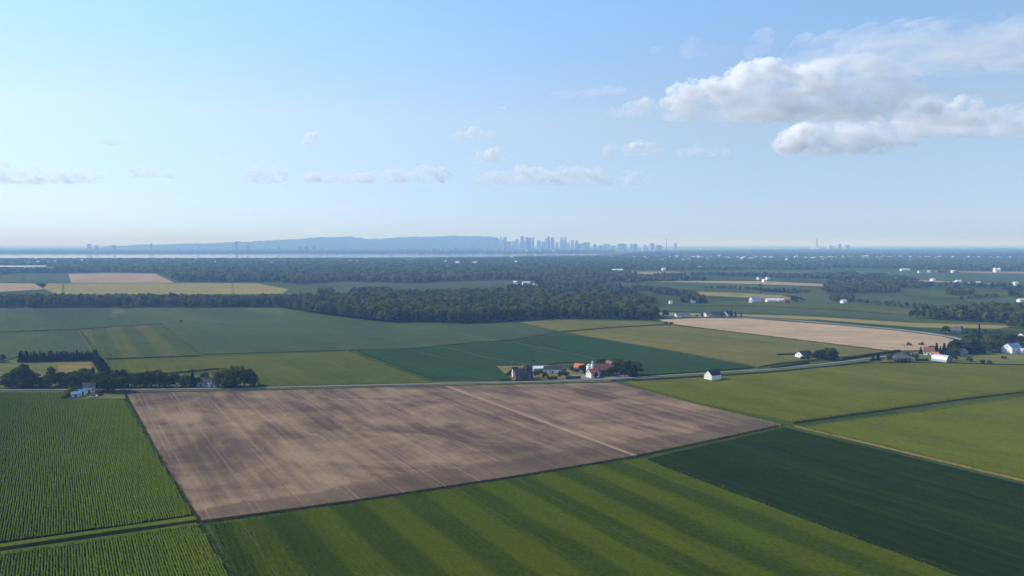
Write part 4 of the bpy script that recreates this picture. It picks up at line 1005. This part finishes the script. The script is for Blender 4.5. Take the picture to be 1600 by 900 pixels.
# left farm
T('tall0',37,606,566,'tallest dark tree of the far left farm'); T('broad3',27,605,574,'dark tree left of the tallest one on the far left'); T('broad0',8,606.5,589,'tree at the left frame edge by the road')
T('broad2',20,606.3,590,'low dark tree second from the left edge by the road'); T('broad1',47,606,577,'dark tree right of the tallest one on the far left'); T('pale0',41,606.3,594,'small pale tree in front of the far left trees')
T('broad4',56,604,588,'round tree left of the hidden blue-roofed house'); T('tall1',81,604,571,'tall slim tree right of the hidden blue-roofed house'); T('broad0',76,606,584,'dark tree in front of the tall slim tree')
T('broad2',88,602,583,'dark tree behind the driveway on the far left')
for i, (x, b_, t_) in enumerate(((96,605,588),(104,605,587),(112,605,585),(119,605,583))):
    T('broad%d' % (i % 5), x, b_, t_, '%s of four rounded trees in a row right of the driveway' % ordinal(i + 1), group='rounded roadside trees')
T('broad3',128,605,580,'dark tree right of the four rounded trees'); T('broad4',137,604,578,'broad dark tree behind the pale two-storey house'); T('pale1',131,594,574,'pale tree beside the orange-brown patch'); T('pale0',142,590,576,'pale tree in the corner of the windbreak'); T('pale1',124,590,578,'small pale tree left of the orange-brown patch')
T('spruce2',146,603,575,'dark conifer behind the pale two-storey house'); T('broad1',152,613.6,592,'tree leaning over the pale two-storey house'); T('broad0',163,614,587,'dark tree right of the pale two-storey house')
T('broad2',175,614,585,'wide dark tree at the foot of the diagonal windbreak'); T('tall0',182,606,576,'tall forked tree right of the diagonal windbreak, left of two'); T('tall1',193,606,575.5,'tall forked tree right of the diagonal windbreak, right of two'); T('broad4',188,613.6,587,'low dark tree where the bare field begins')
T('broad1',112,611,597,'small tree beside the pale blue shed'); T('bush0',158,618,614,'bush on the lawn by the dark car'); T('broad0',4,566,553,'lone small tree in the blue-green field at the left edge')
T('broad2',212,606,588,'leftmost tree of the dense roadside clump'); T('broad0',224,606,581.5,'light-topped tree in the dense roadside clump'); T('broad4',237,606,579,'tall middle tree in the dense roadside clump'); T('broad3',250,606,579,'dark right-hand tree in the dense roadside clump'); T('broad1',260,606,585,'rightmost small tree of the dense roadside clump')
T('broad2',231,606.3,590,'low tree in front of the dense roadside clump')
T('pale1',273,604,582,'pale yellow-green tree left of the dark bungalow'); T('pale0',291,605,584,'pale tree between the yellow-green tree and the conifer'); T('broad0',284,606,590,'dark round tree in front of the pale trees'); T('spruce0',301,605,577,'single dark spruce just left of the dark bungalow'); T('broad4',294,606,591,'low dark tree at the foot of the single spruce')
T('broad3',321,599,580,'tree behind the dark bungalow'); T('round0',351,604.5,575,'left third of the huge round tree clump by the road'); T('round1',368,605,571.5,'tallest middle tree of the huge round clump by the road'); T('round0',382,605,576,'right third of the huge round tree clump by the road')
T('pale0',353,606.5,594,'slim pale tree in front of the huge round clump, left one'); T('pale1',364,606.5,593,'slim pale tree in front of the huge round clump, right one')
for i, (k_, x, b_, t_) in enumerate((('broad2',13,602,582),('broad0',33,601,570),('broad4',52,601,580),('broad1',62,606,590),('broad3',70,605,586),('broad0',93,601,580),('broad2',108,600,581),('broad4',116,601,579),('broad1',133,602,575),('broad3',155,605,580),('broad0',167,605,578),('tall1',176,605,577),('broad2',188,605,579),('broad4',205,605,583))):
    T(k_, x, b_, t_, '%s tree from the left in the dark back row of the left farm' % ordinal(i + 1), group='back row trees of the left farm', wide=1.35)
for i, (k_, x, b_, t_) in enumerate((('broad3',218,604,581),('broad1',230,604,578.5),('broad2',244,604,577.5),('broad0',256,604,581),('broad4',266,604,587),('broad2',308,604,589),('broad1',342,603,581),('broad3',391,605,584))):
    T(k_, x, b_, t_, '%s tree from the left in the back row along the road to the round clump' % ordinal(i + 1), group='back row trees along the road', wide=1.35)
for i, (k_, x, b_, t_) in enumerate((('broad1',802,587.5,580),('broad4',822,582,573.5),('broad2',830,580,573),('pale0',845,585,580),('broad0',868,579,573.5),('pale1',882,584,578),('broad3',910,583,573),('broad1',931,591,584),('broad4',953,588,578),('broad2',968,583,567),('broad0',976,589,573),('broad3',995,588,571))):
    T(k_, x, b_, b_ - (b_ - t_) * 1.35, '%s garden tree from the left among the central farm buildings' % ordinal(i + 1), group='garden trees of the central farms', wide=1.3, z=.3)
for i, (k_, x, b_, t_) in enumerate((('broad2',1396,559,552),('pale0',1418,557,551),('broad0',1432,562,555),('broad4',1457,552,542),('broad1',1487,549,535),('broad3',1494,548,533),('broad2',1508,545,531),('broad0',1514,541,527),('broad4',1537,545,529),('broad1',1552,540,524),('broad3',1563,548,533),('broad2',1569,536,522),('pale1',1583,536,526),('broad0',1595,541,527))):
    T(k_, x, b_, b_ - (b_ - t_) * 1.2, '%s garden tree from the left among the hamlet roofs' % ordinal(i + 1), group='garden trees of the hamlet', wide=1.5, z=.3)
# windbreaks
a, b_ = G(31, 566), G(147, 563.5); n = 27
for i in range(n):
    q = a.lerp(b_, (i + rt.uniform(-.2, .2)) / (n - 1)); tree('spruce%d' % (i % 3), q, 1.05, sz=rt.uniform(.52, .68) + (.1 if i in (0, n - 1) else 0), label='%s spruce from the left in the straight windbreak row' % ordinal(i + 1), group='spruces of the straight windbreak', rng=rt)
a, b_ = G(150, 566), G(173, 601); n = 16
for i in range(n):
    q = a.lerp(b_, (i + rt.uniform(-.2, .2)) / (n - 1)); tree('spruce%d' % (i % 3), q, 1.15, sz=rt.uniform(.62, .82), label='%s spruce from the far end of the diagonal windbreak' % ordinal(i + 1), group='spruces of the diagonal windbreak', rng=rt)
# central farms
T('broad0',806,585,574,'dark tree behind the white gabled annex'); T('broad3',814,583,574.5,'dark tree behind the dark roofed house'); T('bush1',795,588,583,'dark bush at the left end of the central yard',z=.4); T('broad1',798,586,577,'small dark tree left of the white gabled annex')
T('pale1',837.5,590,579.5,'pale round tree right of the dark roofed house',z=.4); T('broad4',851.5,591.5,581.5,'small dark tree in front of the long low shed',z=.4); T('broad0',875,591.5,580.5,'small dark tree right of the long low shed',z=.4); T('bush0',884,588,582,'olive bush left of the right-hand hedge',z=.4)
T('broad2',858,578.5,572.5,'bushy tree behind the long low shed'); T('bush1',833,566,562.5,'lone bush on the tip of the ochre grass',z=.4); T('bush0',792,572,569.5,'small bush on the ochre grass',z=.4)
T('broad3',893,580.5,571,'small round tree left of the orange-roofed shed'); T('bush1',900,582,577.5,'bush in front of the orange-roofed shed',z=.4); T('spruce1',915.5,583,566,'narrow spruce between the orange-roofed shed and the silo')
T('broad2',937,577,561,'left tree of the pair behind the large barn'); T('broad0',945,576,559.5,'right tree of the pair behind the large barn')
T('broad4',957,585,572,'low dark tree right of the large barn'); T('broad1',965,585.5,572.5,'dark tree between the large barn and the tall trees'); T('tall0',974,586,563.5,'tall dark tree, left of three by the gravel yard'); T('tall1',982,587,561,'tallest dark tree, middle of three by the gravel yard'); T('broad2',990,587,564,'wide dark tree, right of three by the gravel yard'); T('tall0',984,591,576,'slim small tree beside the road below the tall trees')
T('bush0',942,590,585.5,'bush in front of the large barn, left one',z=.46); T('bush1',949,589.5,585,'bush in front of the large barn, right one',z=.46); T('bush0',1012,586.5,583.5,'bush on the verge right of the tall trees')
# roadside house on the right
T('broad3',1261,563.5,552,'dark tree in front of the white-gabled roadside house'); T('broad1',1253,563,556,'small tree at the left of the white-gabled roadside house'); T('round1',1281,561.5,546,'round olive tree right of the roadside house'); T('round0',1296,562,543,'tallest dark round tree right of the roadside house'); T('broad4',1305,562.5,551,'small dark tree at the right end of the roadside trees')
# right hamlet
T('spruce0',1364,563,552.5,'left of two small spruces left of the brown bungalow',wide=1.55); T('spruce2',1372,563,551,'right of two small spruces left of the brown bungalow',wide=1.55); T('broad0',1390,566.5,555.5,'round dark tree at the left wall of the brown bungalow',z=.9); T('bush1',1402,568,563.5,'dark shrub in front of the brown bungalow',z=.9); T('bush0',1413,568,564,'low shrub in front of the brown bungalow door',z=.9)
T('spruce1',1426,559,551,'small spruce behind the white car',wide=1.55); T('spruce2',1438.5,554,542,'dark spruce left of the white gabled house',wide=1.55); T('spruce0',1446,553,544,'small spruce touching the white gabled house',wide=1.55)
for i, (x, b_, t_) in enumerate(((1463,555,536),(1469,556,541),(1475,556,536.5),(1482,556,537.5))): T('spruce%d' % (i % 3), x, b_, t_, '%s of four dark spruces behind the silver hall' % ordinal(i + 1), group='spruces behind the silver hall', wide=1.6)
T('broad2',1489,557,540,'dark broadleaf tree right of the four spruces',wide=1.55); T('broad0',1481,560,549,'bushy tree right above the silver hall',wide=1.55); T('pale0',1492,565,554,'pale tree at the right end of the silver hall',z=.9); T('broad4',1497,556,543,'tree left of the tall clipped hedge',wide=1.55)
T('spruce0',1529,545,507,'tallest spruce of the right hamlet',wide=.62); T('broad1',1520,547,525,'leafy tree at the left foot of the tallest spruce',wide=1.55); T('broad3',1526,541,519,'dark tree behind the tallest spruce',wide=1.55)
T('broad2',1546,549,527,'broad dark tree right of the tallest spruce',wide=1.55); T('broad0',1556,547,530,'round tree second right of the tallest spruce',wide=1.55); T('broad4',1574,541,519,'large dark tree behind the blue-roofed barn, left one',wide=1.55); T('broad3',1587,541,522,'large dark tree behind the blue-roofed barn, right one',wide=1.55); T('pale1',1592,544,532,'pale tree beside the tall white house')
T('broad1',1478,521.5,508.5,'dark tree left of the grey-blue house',wide=1.55); T('spruce1',1510.5,522,512,'small spruce right of the grey-blue house',wide=1.55); T('pale0',1502,517,509,'small pale tree behind the grey-blue house'); T('broad2',1522,522,513,'dark tree left of the tallest spruce, by the road bend',wide=1.55); T('broad0',1538,520,513.5,'low dark tree in the row beyond the hamlet',wide=1.55); T('broad4',1505,541,532,'shrubby tree on the inside of the road bend',wide=1.55)
T('bush0',1535,569,563,'olive bush at the edge of the hay field, left one',z=.9); T('bush1',1547,569.5,564.5,'dark bush at the edge of the hay field, right one',z=.9); T('bush0',1569,562,557.5,'small bush on the hamlet meadow',z=.9); T('bush1',1516,566,560,'bush right of the silver hall',z=.9)
# farm behind the stubble and the white barns
for i, (x, b_, t_) in enumerate(((1128,495,485.5),(1134,493.5,485),(1143,495,484.5),(1149,495,485.5),(1158,495.5,488))): T('spruce%d' % (i % 3), x, b_, t_, '%s of five conifers behind the stubble farm' % ordinal(i + 1), group='conifers of the stubble farm')
T('broad0',1097,495.5,488.5,'round dark tree left of the white farmhouse'); T('broad3',1089,495.5,491,'low tree left of the round dark tree at the stubble farm'); T('broad2',1040,494.5,484,'dark tree at the left end of the stubble farm'); T('bush1',1041,507,502.5,'left bush on the corner of the stubble field'); T('bush0',1049,506.5,502.8,'right bush on the corner of the stubble field')
T('broad4',1221,471,464.5,'reddish-dark tree behind the pair of white barns'); T('round0',1241.5,471.5,462.5,'round dark tree right of the pair of white barns'); T('broad1',1051,474.5,469.5,'small lone tree in the green strip'); T('round1',1188,447.5,443,'round tree alone in the far blue-green field'); T('tall0',1188.5,459,455,'slim bush tree alone on the ochre strip'); T('broad3',283,504,499.5,'lone bush tree in the broad blue-green field')
# hedges
def hedge(pa, pb, h, w, label, z=0.0, leaf='leaf', size=.45, per=14):
    a = G(*pa, z); b_ = G(*pb, z); L = (b_ - a).length; rng = np.random.default_rng(int(pa[0] * 7))
    e = empty('hedge', a.lerp(b_, .5), math.atan2(b_.y - a.y, b_.x - a.x)); n = int(L * per * max(1, h / 2))
    c = np.stack([rng.uniform(-L / 2, L / 2, n), rng.uniform(-.5, .5, n) * w, rng.uniform(.05, 1.0, n) * h], 1)
    f = rng.integers(0, 3, n); sg = rng.choice([-.5, .5], n); d = np.zeros((n, 3))
    c[f == 0, 1] = sg[f == 0] * w; d[f == 0, 1] = sg[f == 0] * 2; c[f > 0, 2] = h * (1 - .18 * rng.random((f > 0).sum())); d[f > 0, 2] = 1
    V, Fc = cards(rng, c, d, size, .5); link('foliage', np_mesh('foliage', V, Fc, M[leaf]), e)
    MB().box(-L / 2 + .15, L / 2 - .15, -w * .4, w * .4, 0, h * .85).build('twig_core', M[leaf], e)
    tag(e, label, 'hedge'); return e
hedge((855,592.5),(871,592),2.0,2.2,'clipped hedge left of the small dark tree in the central yard',.4); hedge((884,592),(907,591),1.8,2.4,'long clipped hedge before the gravel yard',.4)
hedge((1503,553.5),(1537,552),7.0,5.5,'tall dark clipped hedge in the right hamlet',.9,'needle',.8); hedge((1430,564),(1450,563.5),1.8,1.8,'low hedge between the white car and the silver hall',.9)
hedge((1214,556.5),(1243,555),2.2,3.0,'dark hedge running left from the roadside house'); hedge((1206,576),(1262,567),1.6,2.2,'roadside hedge strip in front of the roadside house'); hedge((1318,562),(1405,549),1.8,2.4,'long roadside hedge between the roadside house and the hamlet')
hedge((98,623.5),(111,611),2.6,2.6,'short dark hedge slanting from the road to the pale blue shed',1.1); hedge((1532,522),(1565,520.5),2.2,3.0,'dark hedge beyond the tallest spruce')

# ------------------------------------------------------------------ ditch and edge weeds
def weed_strip(pix, width, h, per_m, label, z=0.0, leaf='weed', seed=0, size=.45, gaps=0.0):
    P = [G(x, y, z) for x, y in pix]; rng = np.random.default_rng(seed); C = []
    for a, b_ in zip(P[:-1], P[1:]):
        L = (b_ - a).length; n = int(L * per_m); t = rng.random(n); d = (b_ - a) / L; nr = np.array([d.y, -d.x, 0])
        if gaps: t = t[np.sin(t * L / 7.0 + seed) + np.sin(t * L / 2.9) > gaps * 2 - 1]
        c = np.array(a)[None] + np.outer(t * L, np.array(d)) + np.outer(rng.uniform(-.5, .5, len(t)) * width, nr); hh = h * (.5 + .9 * rng.random(len(t))) * (.6 + .4 * np.sin(t * L / 3.1))
        c[:, 2] += np.abs(hh) * rng.random(len(t)); C.append(c)
    C = np.concatenate(C); d = np.tile(np.array([[0, 0, 1.]]), (len(C), 1)) + rng.normal(0, .8, (len(C), 3))
    V, Fc = cards(rng, C, d, size, .4); o = link('weeds', np_mesh('weeds', V, Fc, M[leaf])); tag(o, label, 'weeds', kind='stuff')
weed_strip([(1240,661.5),(1345,647.5),(1440,634.5),(1512,624.5),(1600,615),(1700,602)],2.6,1.8,11,'dark weeds lining the long ditch right of the bare field',seed=1,leaf='leaf',gaps=.15,z=.6)
weed_strip([(985,715.5),(1100,692),(1222,666)],2.2,1.7,11,'dark weeds along the lower right edge of the bare field',seed=2,leaf='leaf',gaps=.1,z=.5)
weed_strip([(196,620),(258,724),(309,812),(366,902),(390,945)],1.6,1.6,8,'dark weeds in the ditch at the left edge of the bare field',seed=3,leaf='leaf')
weed_strip([(-100,873),(0,858.5),(200,829.5),(306,814)],1.8,.9,6,'weeds in the ditch between the two left corn fields',seed=4)
weed_strip([(320,816),(560,783),(800,746.5),(985,716)],2.0,1.0,8,'rough grass between the bare field and the banded corn',seed=5,z=.5)
weed_strip([(1012,718.5),(1250,808.5),(1486,897)],2.4,1.1,7,'rough pale grass between the banded corn and the soy',seed=6,z=.5)
weed_strip([(606,548),(640,546),(736,536.5),(800,532),(842,526),(872,519.8)],2.6,1.6,2.2,'scrubby weeds along the ditch behind the soy field',seed=7,leaf='leaf',size=.8,gaps=.25)
weed_strip([(880,519),(960,512.3),(1045,507.3)],2.2,1.3,2.5,'dark weeds between the two olive grain fields',seed=8,leaf='leaf',size=.8)
weed_strip([(962,598),(1080,629),(1222,663.5)],1.4,1.0,3,'rough grass along the right edge of the bare field',seed=9,z=.9)
weed_strip([(400,604.5),(540,601.8),(676,598.7)],2.0,2.0,4,'dark growth along the road behind the bare field',seed=10,leaf='leaf',gaps=.1)
weed_strip([(1250,666),(1420,706),(1600,749)],1.3,.8,3,'dry grass tufts along the tan lane',seed=11,z=1.0)
weed_strip([(0,519.8),(60,517.5),(122,514.5)],3.0,1.8,2.5,'dark growth on the boundary behind the spruce windbreak',seed=12,leaf='leaf',size=.9)

weed_strip([(1258,667.5),(1400,648.5),(1600,621),(1700,607)],2.0,.7,5,'pale ragged grass on the near bank of the long ditch',seed=13,z=1.0)
weed_strip([(1242,657.5),(1400,635),(1505,620),(1600,609)],2.0,.7,5,'pale ragged grass on the far bank of the long ditch',seed=14,z=1.0)
weed_strip([(678,598.5),(560,600.8),(404,603.8)],2.0,.9,4,'ragged grass at the road edge of the olive grain',seed=15,z=.9)
weed_strip([(545,549),(610,573),(676,598)],1.8,.8,3,'ragged grass between the olive grain and the dark soy',seed=16,z=.9,size=.7)
weed_strip([(876,520),(1030,544.5),(1180,573)],2.0,.8,3,'ragged grass between the dark soy and the pale olive grain',seed=17,z=.8,size=.7)
weed_strip([(198,612.6),(400,609.2),(600,604),(800,600),(955,596.5)],2.6,.6,3.5,'ragged grass on the verge above the bare field',seed=18,z=1.06)
weed_strip([(985,593.5),(1080,588.6),(1200,581),(1300,571.5),(1372,564.5)],2.2,.6,3.5,'ragged grass on the verge above the hay field',seed=19,z=1.06)
weed_strip([(1052,507),(1210,526.3),(1390,548)],2.0,.8,2.5,'ragged grass between the pale olive grain and the stubble',seed=20,z=.6,size=.8)
weed_strip([(-100,881),(0,866.5),(200,837.5),(310,820.5)],1.6,.6,4,'ragged grass at the corn edge below the left ditch',seed=21,z=1.2)
# ------------------------------------------------------------------ the city across the river
rc = random.Random(21)
def tower(px, top_y, w_px, Y, label, style=0, mat=None, name='tower', cat='tower', group='towers of the distant city'):
    k = Y / F; w = w_px * k; p = at(px, 390, Y); h = max(12., at(px, top_y, Y).z); d = w * rc.uniform(.6, 1.0)
    e = empty(name, (p.x, Y, 0), R(rc.uniform(-25, 25))); m = mat or rc.choice(M['city'])
    if style == 1: MB().box(-w/2, w/2, -d/2, d/2, 0, h * .72).box(-w*.36, w*.36, -d*.36, d*.36, h * .72 + .01, h * .93).build('wall', m, e); rt_ = h * .93
    elif style == 2: MB().poly_prism([(-w/2, 0), (w/2, 0), (w/2, h * .86), (0, h), (-w/2, h * .86)], 'y', -d/2, d/2).build('wall', m, e); rt_ = h * .9
    else: MB().box(-w/2, w/2, -d/2, d/2, 0, h * .97).build('wall', m, e); rt_ = h * .97
    MB().box(-w*.24, w*.24, -d*.24, d*.24, rt_ + .02, max(h, rt_ + 3)).build('roof_block', M['city_roof'], e)
    for i in range(3):                                        # dark bands of glazing, proud of the wall
        z0 = h * (.12 + .19 * i); MB().box(-w*.503, w*.503, -d*.503, d*.503, z0, z0 + h * .07).build('window_band', M['city_glass'], e)
    tag(e, label, cat, group); return e
sky_line = [(775.8,370.5,3),(782.8,369.3,3),(789,370.2,4.6),(795,377,6),(805.8,376.8,6.5),(816,369,4.6),(823.6,370.2,4.6),(828.2,371,3.6),(832.8,370.5,4),(842,375.5,6),(848.5,377.7,5),(853.6,371.3,4.6),(857,368.9,3),(863,370.8,5.6),(870,377.7,5),(877.2,370.8,5),(883.6,369.8,3),(888,378.7,4.5),(893.2,375,5.6),(900.7,377,5.2),(907,380.5,6),(916,378.3,9),(929.5,381,5),(938,383,7),(947.5,380.8,10.5),(958,383.5,7),(971.5,380.5,12),(986.5,380,3.4),(992.5,381.2,6),(1007,382.5,7),(1018.5,379.6,6),(1030,383,8),(1055.5,379,4)]
for i, (x, t_, w) in enumerate(sky_line):
    tower(x, t_, w, rc.uniform(10400, 12400), '%s hazy tower from the left in the downtown skyline' % ordinal(i + 1), rc.choice((0, 0, 1, 2)) if w < 8 else 0)
back_line = sorted((rc.uniform(800, 905), rc.uniform(373.5, 379.5), rc.uniform(2.6, 5)) for _ in range(20))
for i, (x, t_, w) in enumerate(back_line):
    tower(x, t_, w, rc.uniform(12500, 13200), '%s faint tower from the left in the back row of downtown' % ordinal(i + 1), rc.choice((0, 1)), group='back row towers of the distant city')
shore = [(140,381,5.5,'wide block standing up on the far left skyline'),(151,383,5,'lower block right of the wide far left block'),(178,383,5,'flat block on the far left skyline'),(237,380,2.6,'small single tower on the skyline left of the hill'),(310,380.5,4,'low hump-like block where the hill begins'),(370,376.8,4,'tall dark slab on the shore left of the hill'),(388,382,4,'pale block right of the tall dark slab'),
         (421,388,4.5,'faint slab on the shore under the hill, leftmost'),(435.5,384.5,4,'faint tower second along the shore under the hill'),(469,386,4,'faint tower third along the shore under the hill'),(478.5,384.8,4.5,'faint tower fourth along the shore under the hill'),(491,384,4.5,'tallest faint tower on the shore under the hill'),(503,387,4,'small faint tower right of the tallest one on the shore'),(545,388,5,'pale block on the shore under the hill top'),(712,386.5,3,'dark narrow tower on the shore right of the hill top')]
for x, t_, w, lb in shore: tower(x, t_, w * .9, 9600 if x < 420 else 8600, lb, 0, M['city'][3] if 'dark' in lb else None, group='buildings along the far shore')
rows = []
for i in range(44): rows.append((rc.uniform(600, 985), rc.uniform(385.5, 391.5), rc.uniform(1.6, 4.2), rc.uniform(7600, 9200)))
rows.sort()
for i, (x, t_, w, Y) in enumerate(rows): tower(x, t_, w, Y, '%s pale mid-rise from the left below the hill and skyline' % ordinal(i + 1), 0, rc.choice((M['city'][4], M['city'][2], M['city'][1])), 'apartment_block', 'building', 'mid-rise blocks of the distant city')
# domed church on the hill
p = at(474.5, 374.6, 13700); e = empty('church', (p.x, 13700, p.z - 16)); e.scale = (1.4, 1.4, 1.4)
MB().box(-16, 16, -16, 16, -20, 14).build('wall', M['city'][2], e)
bm_ = MB(); [bm_.cyl((0, 0, 14 + 18 * math.sin(i * .26)), (0, 0, 14 + 18 * math.sin((i + 1) * .26)), 14 * math.cos(i * .26), 14 * math.cos((i + 1) * .26) if i < 5 else .5, 16, False) for i in range(6)]
bm_.build('dome', M['city'][1], e, True); MB().cyl((0, 0, 31), (0, 0, 40), 2.0, .4, 8).build('lantern', M['city'][1], e)
tag(e, 'domed church standing on the left shoulder of the hill', 'church')
# masts and the stadium with its leaning tower
p = at(1041, 390, 7900); e = empty('chimney_stack', (p.x, 7900, 0)); h = at(1041, 373.8, 7900).z
MB().cyl((0, 0, 0), (0, 0, h), 5, 3, 10).build('shaft', M['city'][1], e, True); MB().cyl((0, 0, h), (0, 0, h + 6), 4, 4, 10).build('rim', M['city'][4], e); tag(e, 'thin tall chimney right of the downtown skyline', 'chimney')
p = at(717, 370, 14000); e = empty('mast', (p.x, 14000, p.z - 12)); MB().cyl((0, 0, -10), (0, 0, 60), 1.6, .6, 6).build('pole', M['steel'], e); MB().box(-3, 3, -3, 3, -10, 4).build('base', M['city'][1], e); tag(e, 'thin radio mast on the top of the hill', 'mast')
p = at(1276, 390, 12000); e = empty('stadium', (p.x, 12000, 0)); k = 12000 / F
bm_ = MB()
for i in range(5): bm_.cyl((0, 0, i * 9), (0, 0, i * 9 + 9), (15 - i * 1.4) * k * .92, (15 - (i + 1) * 1.5) * k * .92, 28, i == 4)
bm_.build('bowl', M['city'][4], e, True)
zt = at(1276, 373.4, 12000).z
MB().poly_prism([(-.6 * k, 20), (2.4 * k, 0), (1.0 * k, zt * .6), (.3 * k, zt), (-1.0 * k, zt)], 'y', -10, 10).build('leaning_tower', M['city'][1], e)
tag(e, 'pale domed stadium with a leaning tower on the far right skyline', 'stadium')
tower(1312, 381, 3.4, 12000, 'dark block right of the stadium', 0, M['city'][3]); tower(1324, 382.5, 6, 12100, 'low wide block right of the dark block by the stadium', 0); tower(1297, 383.5, 8, 12050, 'long pale hall just right of the stadium', 0, M['city'][4])
# suburb: pale and reddish buildings among far trees
subs = []
for i in range(120):
    y = rc.choice((rc.uniform(386, 400), rc.uniform(400, 409), rc.uniform(402, 406))); x = rc.uniform(985, 1600); subs.append((x, y))
for i in range(26): subs.append((rc.uniform(1370, 1455), rc.uniform(400.5, 404.5)))
for i in range(22): subs.append((rc.uniform(1000, 1370), rc.uniform(404, 406.8)))
subs.sort()
for i, (x, y) in enumerate(subs):
    red = 1375 < x < 1460 and 400 < y < 405
    small(x, y, rc.uniform(10, 26) if y > 399 else rc.uniform(16, 50), rc.uniform(10, 18), rc.uniform(9, 15), 3, rc.uniform(-40, 40),
          M['brick'] if red and rc.random() < .5 else (M['cream'] if rc.random() < .4 else M['white']), M['roof_orange'] if red and rc.random() < .5 else (M['roof_white'] if rc.random() < .55 else M['roof_grey']),
          '%s building from the left in the hazy suburb at the right' % ordinal(i + 1) if i < 99 else '%s building from the right in the hazy suburb' % ordinal(len(subs) - i), group='buildings of the far suburb')
shoreh = []
for i in range(40): shoreh.append((rc.uniform(20, 900), rc.choice((rc.uniform(405.5, 409), rc.uniform(410, 416)))))
for i in range(10): shoreh.append((rc.uniform(708, 745), rc.uniform(414, 416.5)))
shoreh.sort()
for i, (x, y) in enumerate(shoreh):
    small(x, y, rc.uniform(8, 18), rc.uniform(8, 12), rc.uniform(12, 17), 3, rc.uniform(-40, 40), M['cream'] if rc.random() < .5 else M['white'], M['roof_white'] if rc.random() < .6 else M['roof_grey'],
          '%s pale house from the left in the forest along the near shore' % ordinal(i + 1), group='houses in the forest by the river')
# roadside buildings on the far right
for i, (x, y, L, wl, rf, lb) in enumerate(((1414,423.5,46,'white','roof_white','long white hall at the far edge of the blue-green field'),(1441,426.5,44,'cream','roof_grey','low grey hall left of the red sheds'),(1451,426.5,16,'white','roof_white','small white house left of the red sheds'),(1470,425.8,70,'brick','roof_brown','long red shed, leftmost of the red sheds'),
        (1489,426,14,'white','roof_white','white house among the red sheds'),(1494,426,16,'brick','roof_brown','short red shed at the right end'),(1554.5,425.5,10,'white','roof_white','tall white silo house, left of two by the tan strip'),(1560.5,425.5,10,'white','roof_white','tall white silo house, right of two by the tan strip'),
        (1396,438.5,16,'white','roof_white','white house at the left of the far road'),(1410,439,18,'white','roof_white','white house second along the far road'),(1430,438.5,14,'cream','roof_grey','pale house third along the far road'),(1457,440,14,'white','roof_white','small white house fourth along the far road'),
        (1497,443,18,'white','roof_white','white house fifth along the far road'),(1528,445.5,16,'white','roof_white','white house sixth along the far road'),(1586,446,18,'white','roof_white','white house last along the far road'),(1186,437,14,'cream','roof_brown','reddish house in the far hedgerow'),(1200,437,12,'white','roof_grey','white house in the far hedgerow'),(1194,441,10,'white','roof_white','white hut in the far field strip'))):
    small(x, y, L * .75, 10, 6 if 'silo' not in lb else 13, 3, 5 + 7 * (i % 4), M[wl], M[rf], lb)
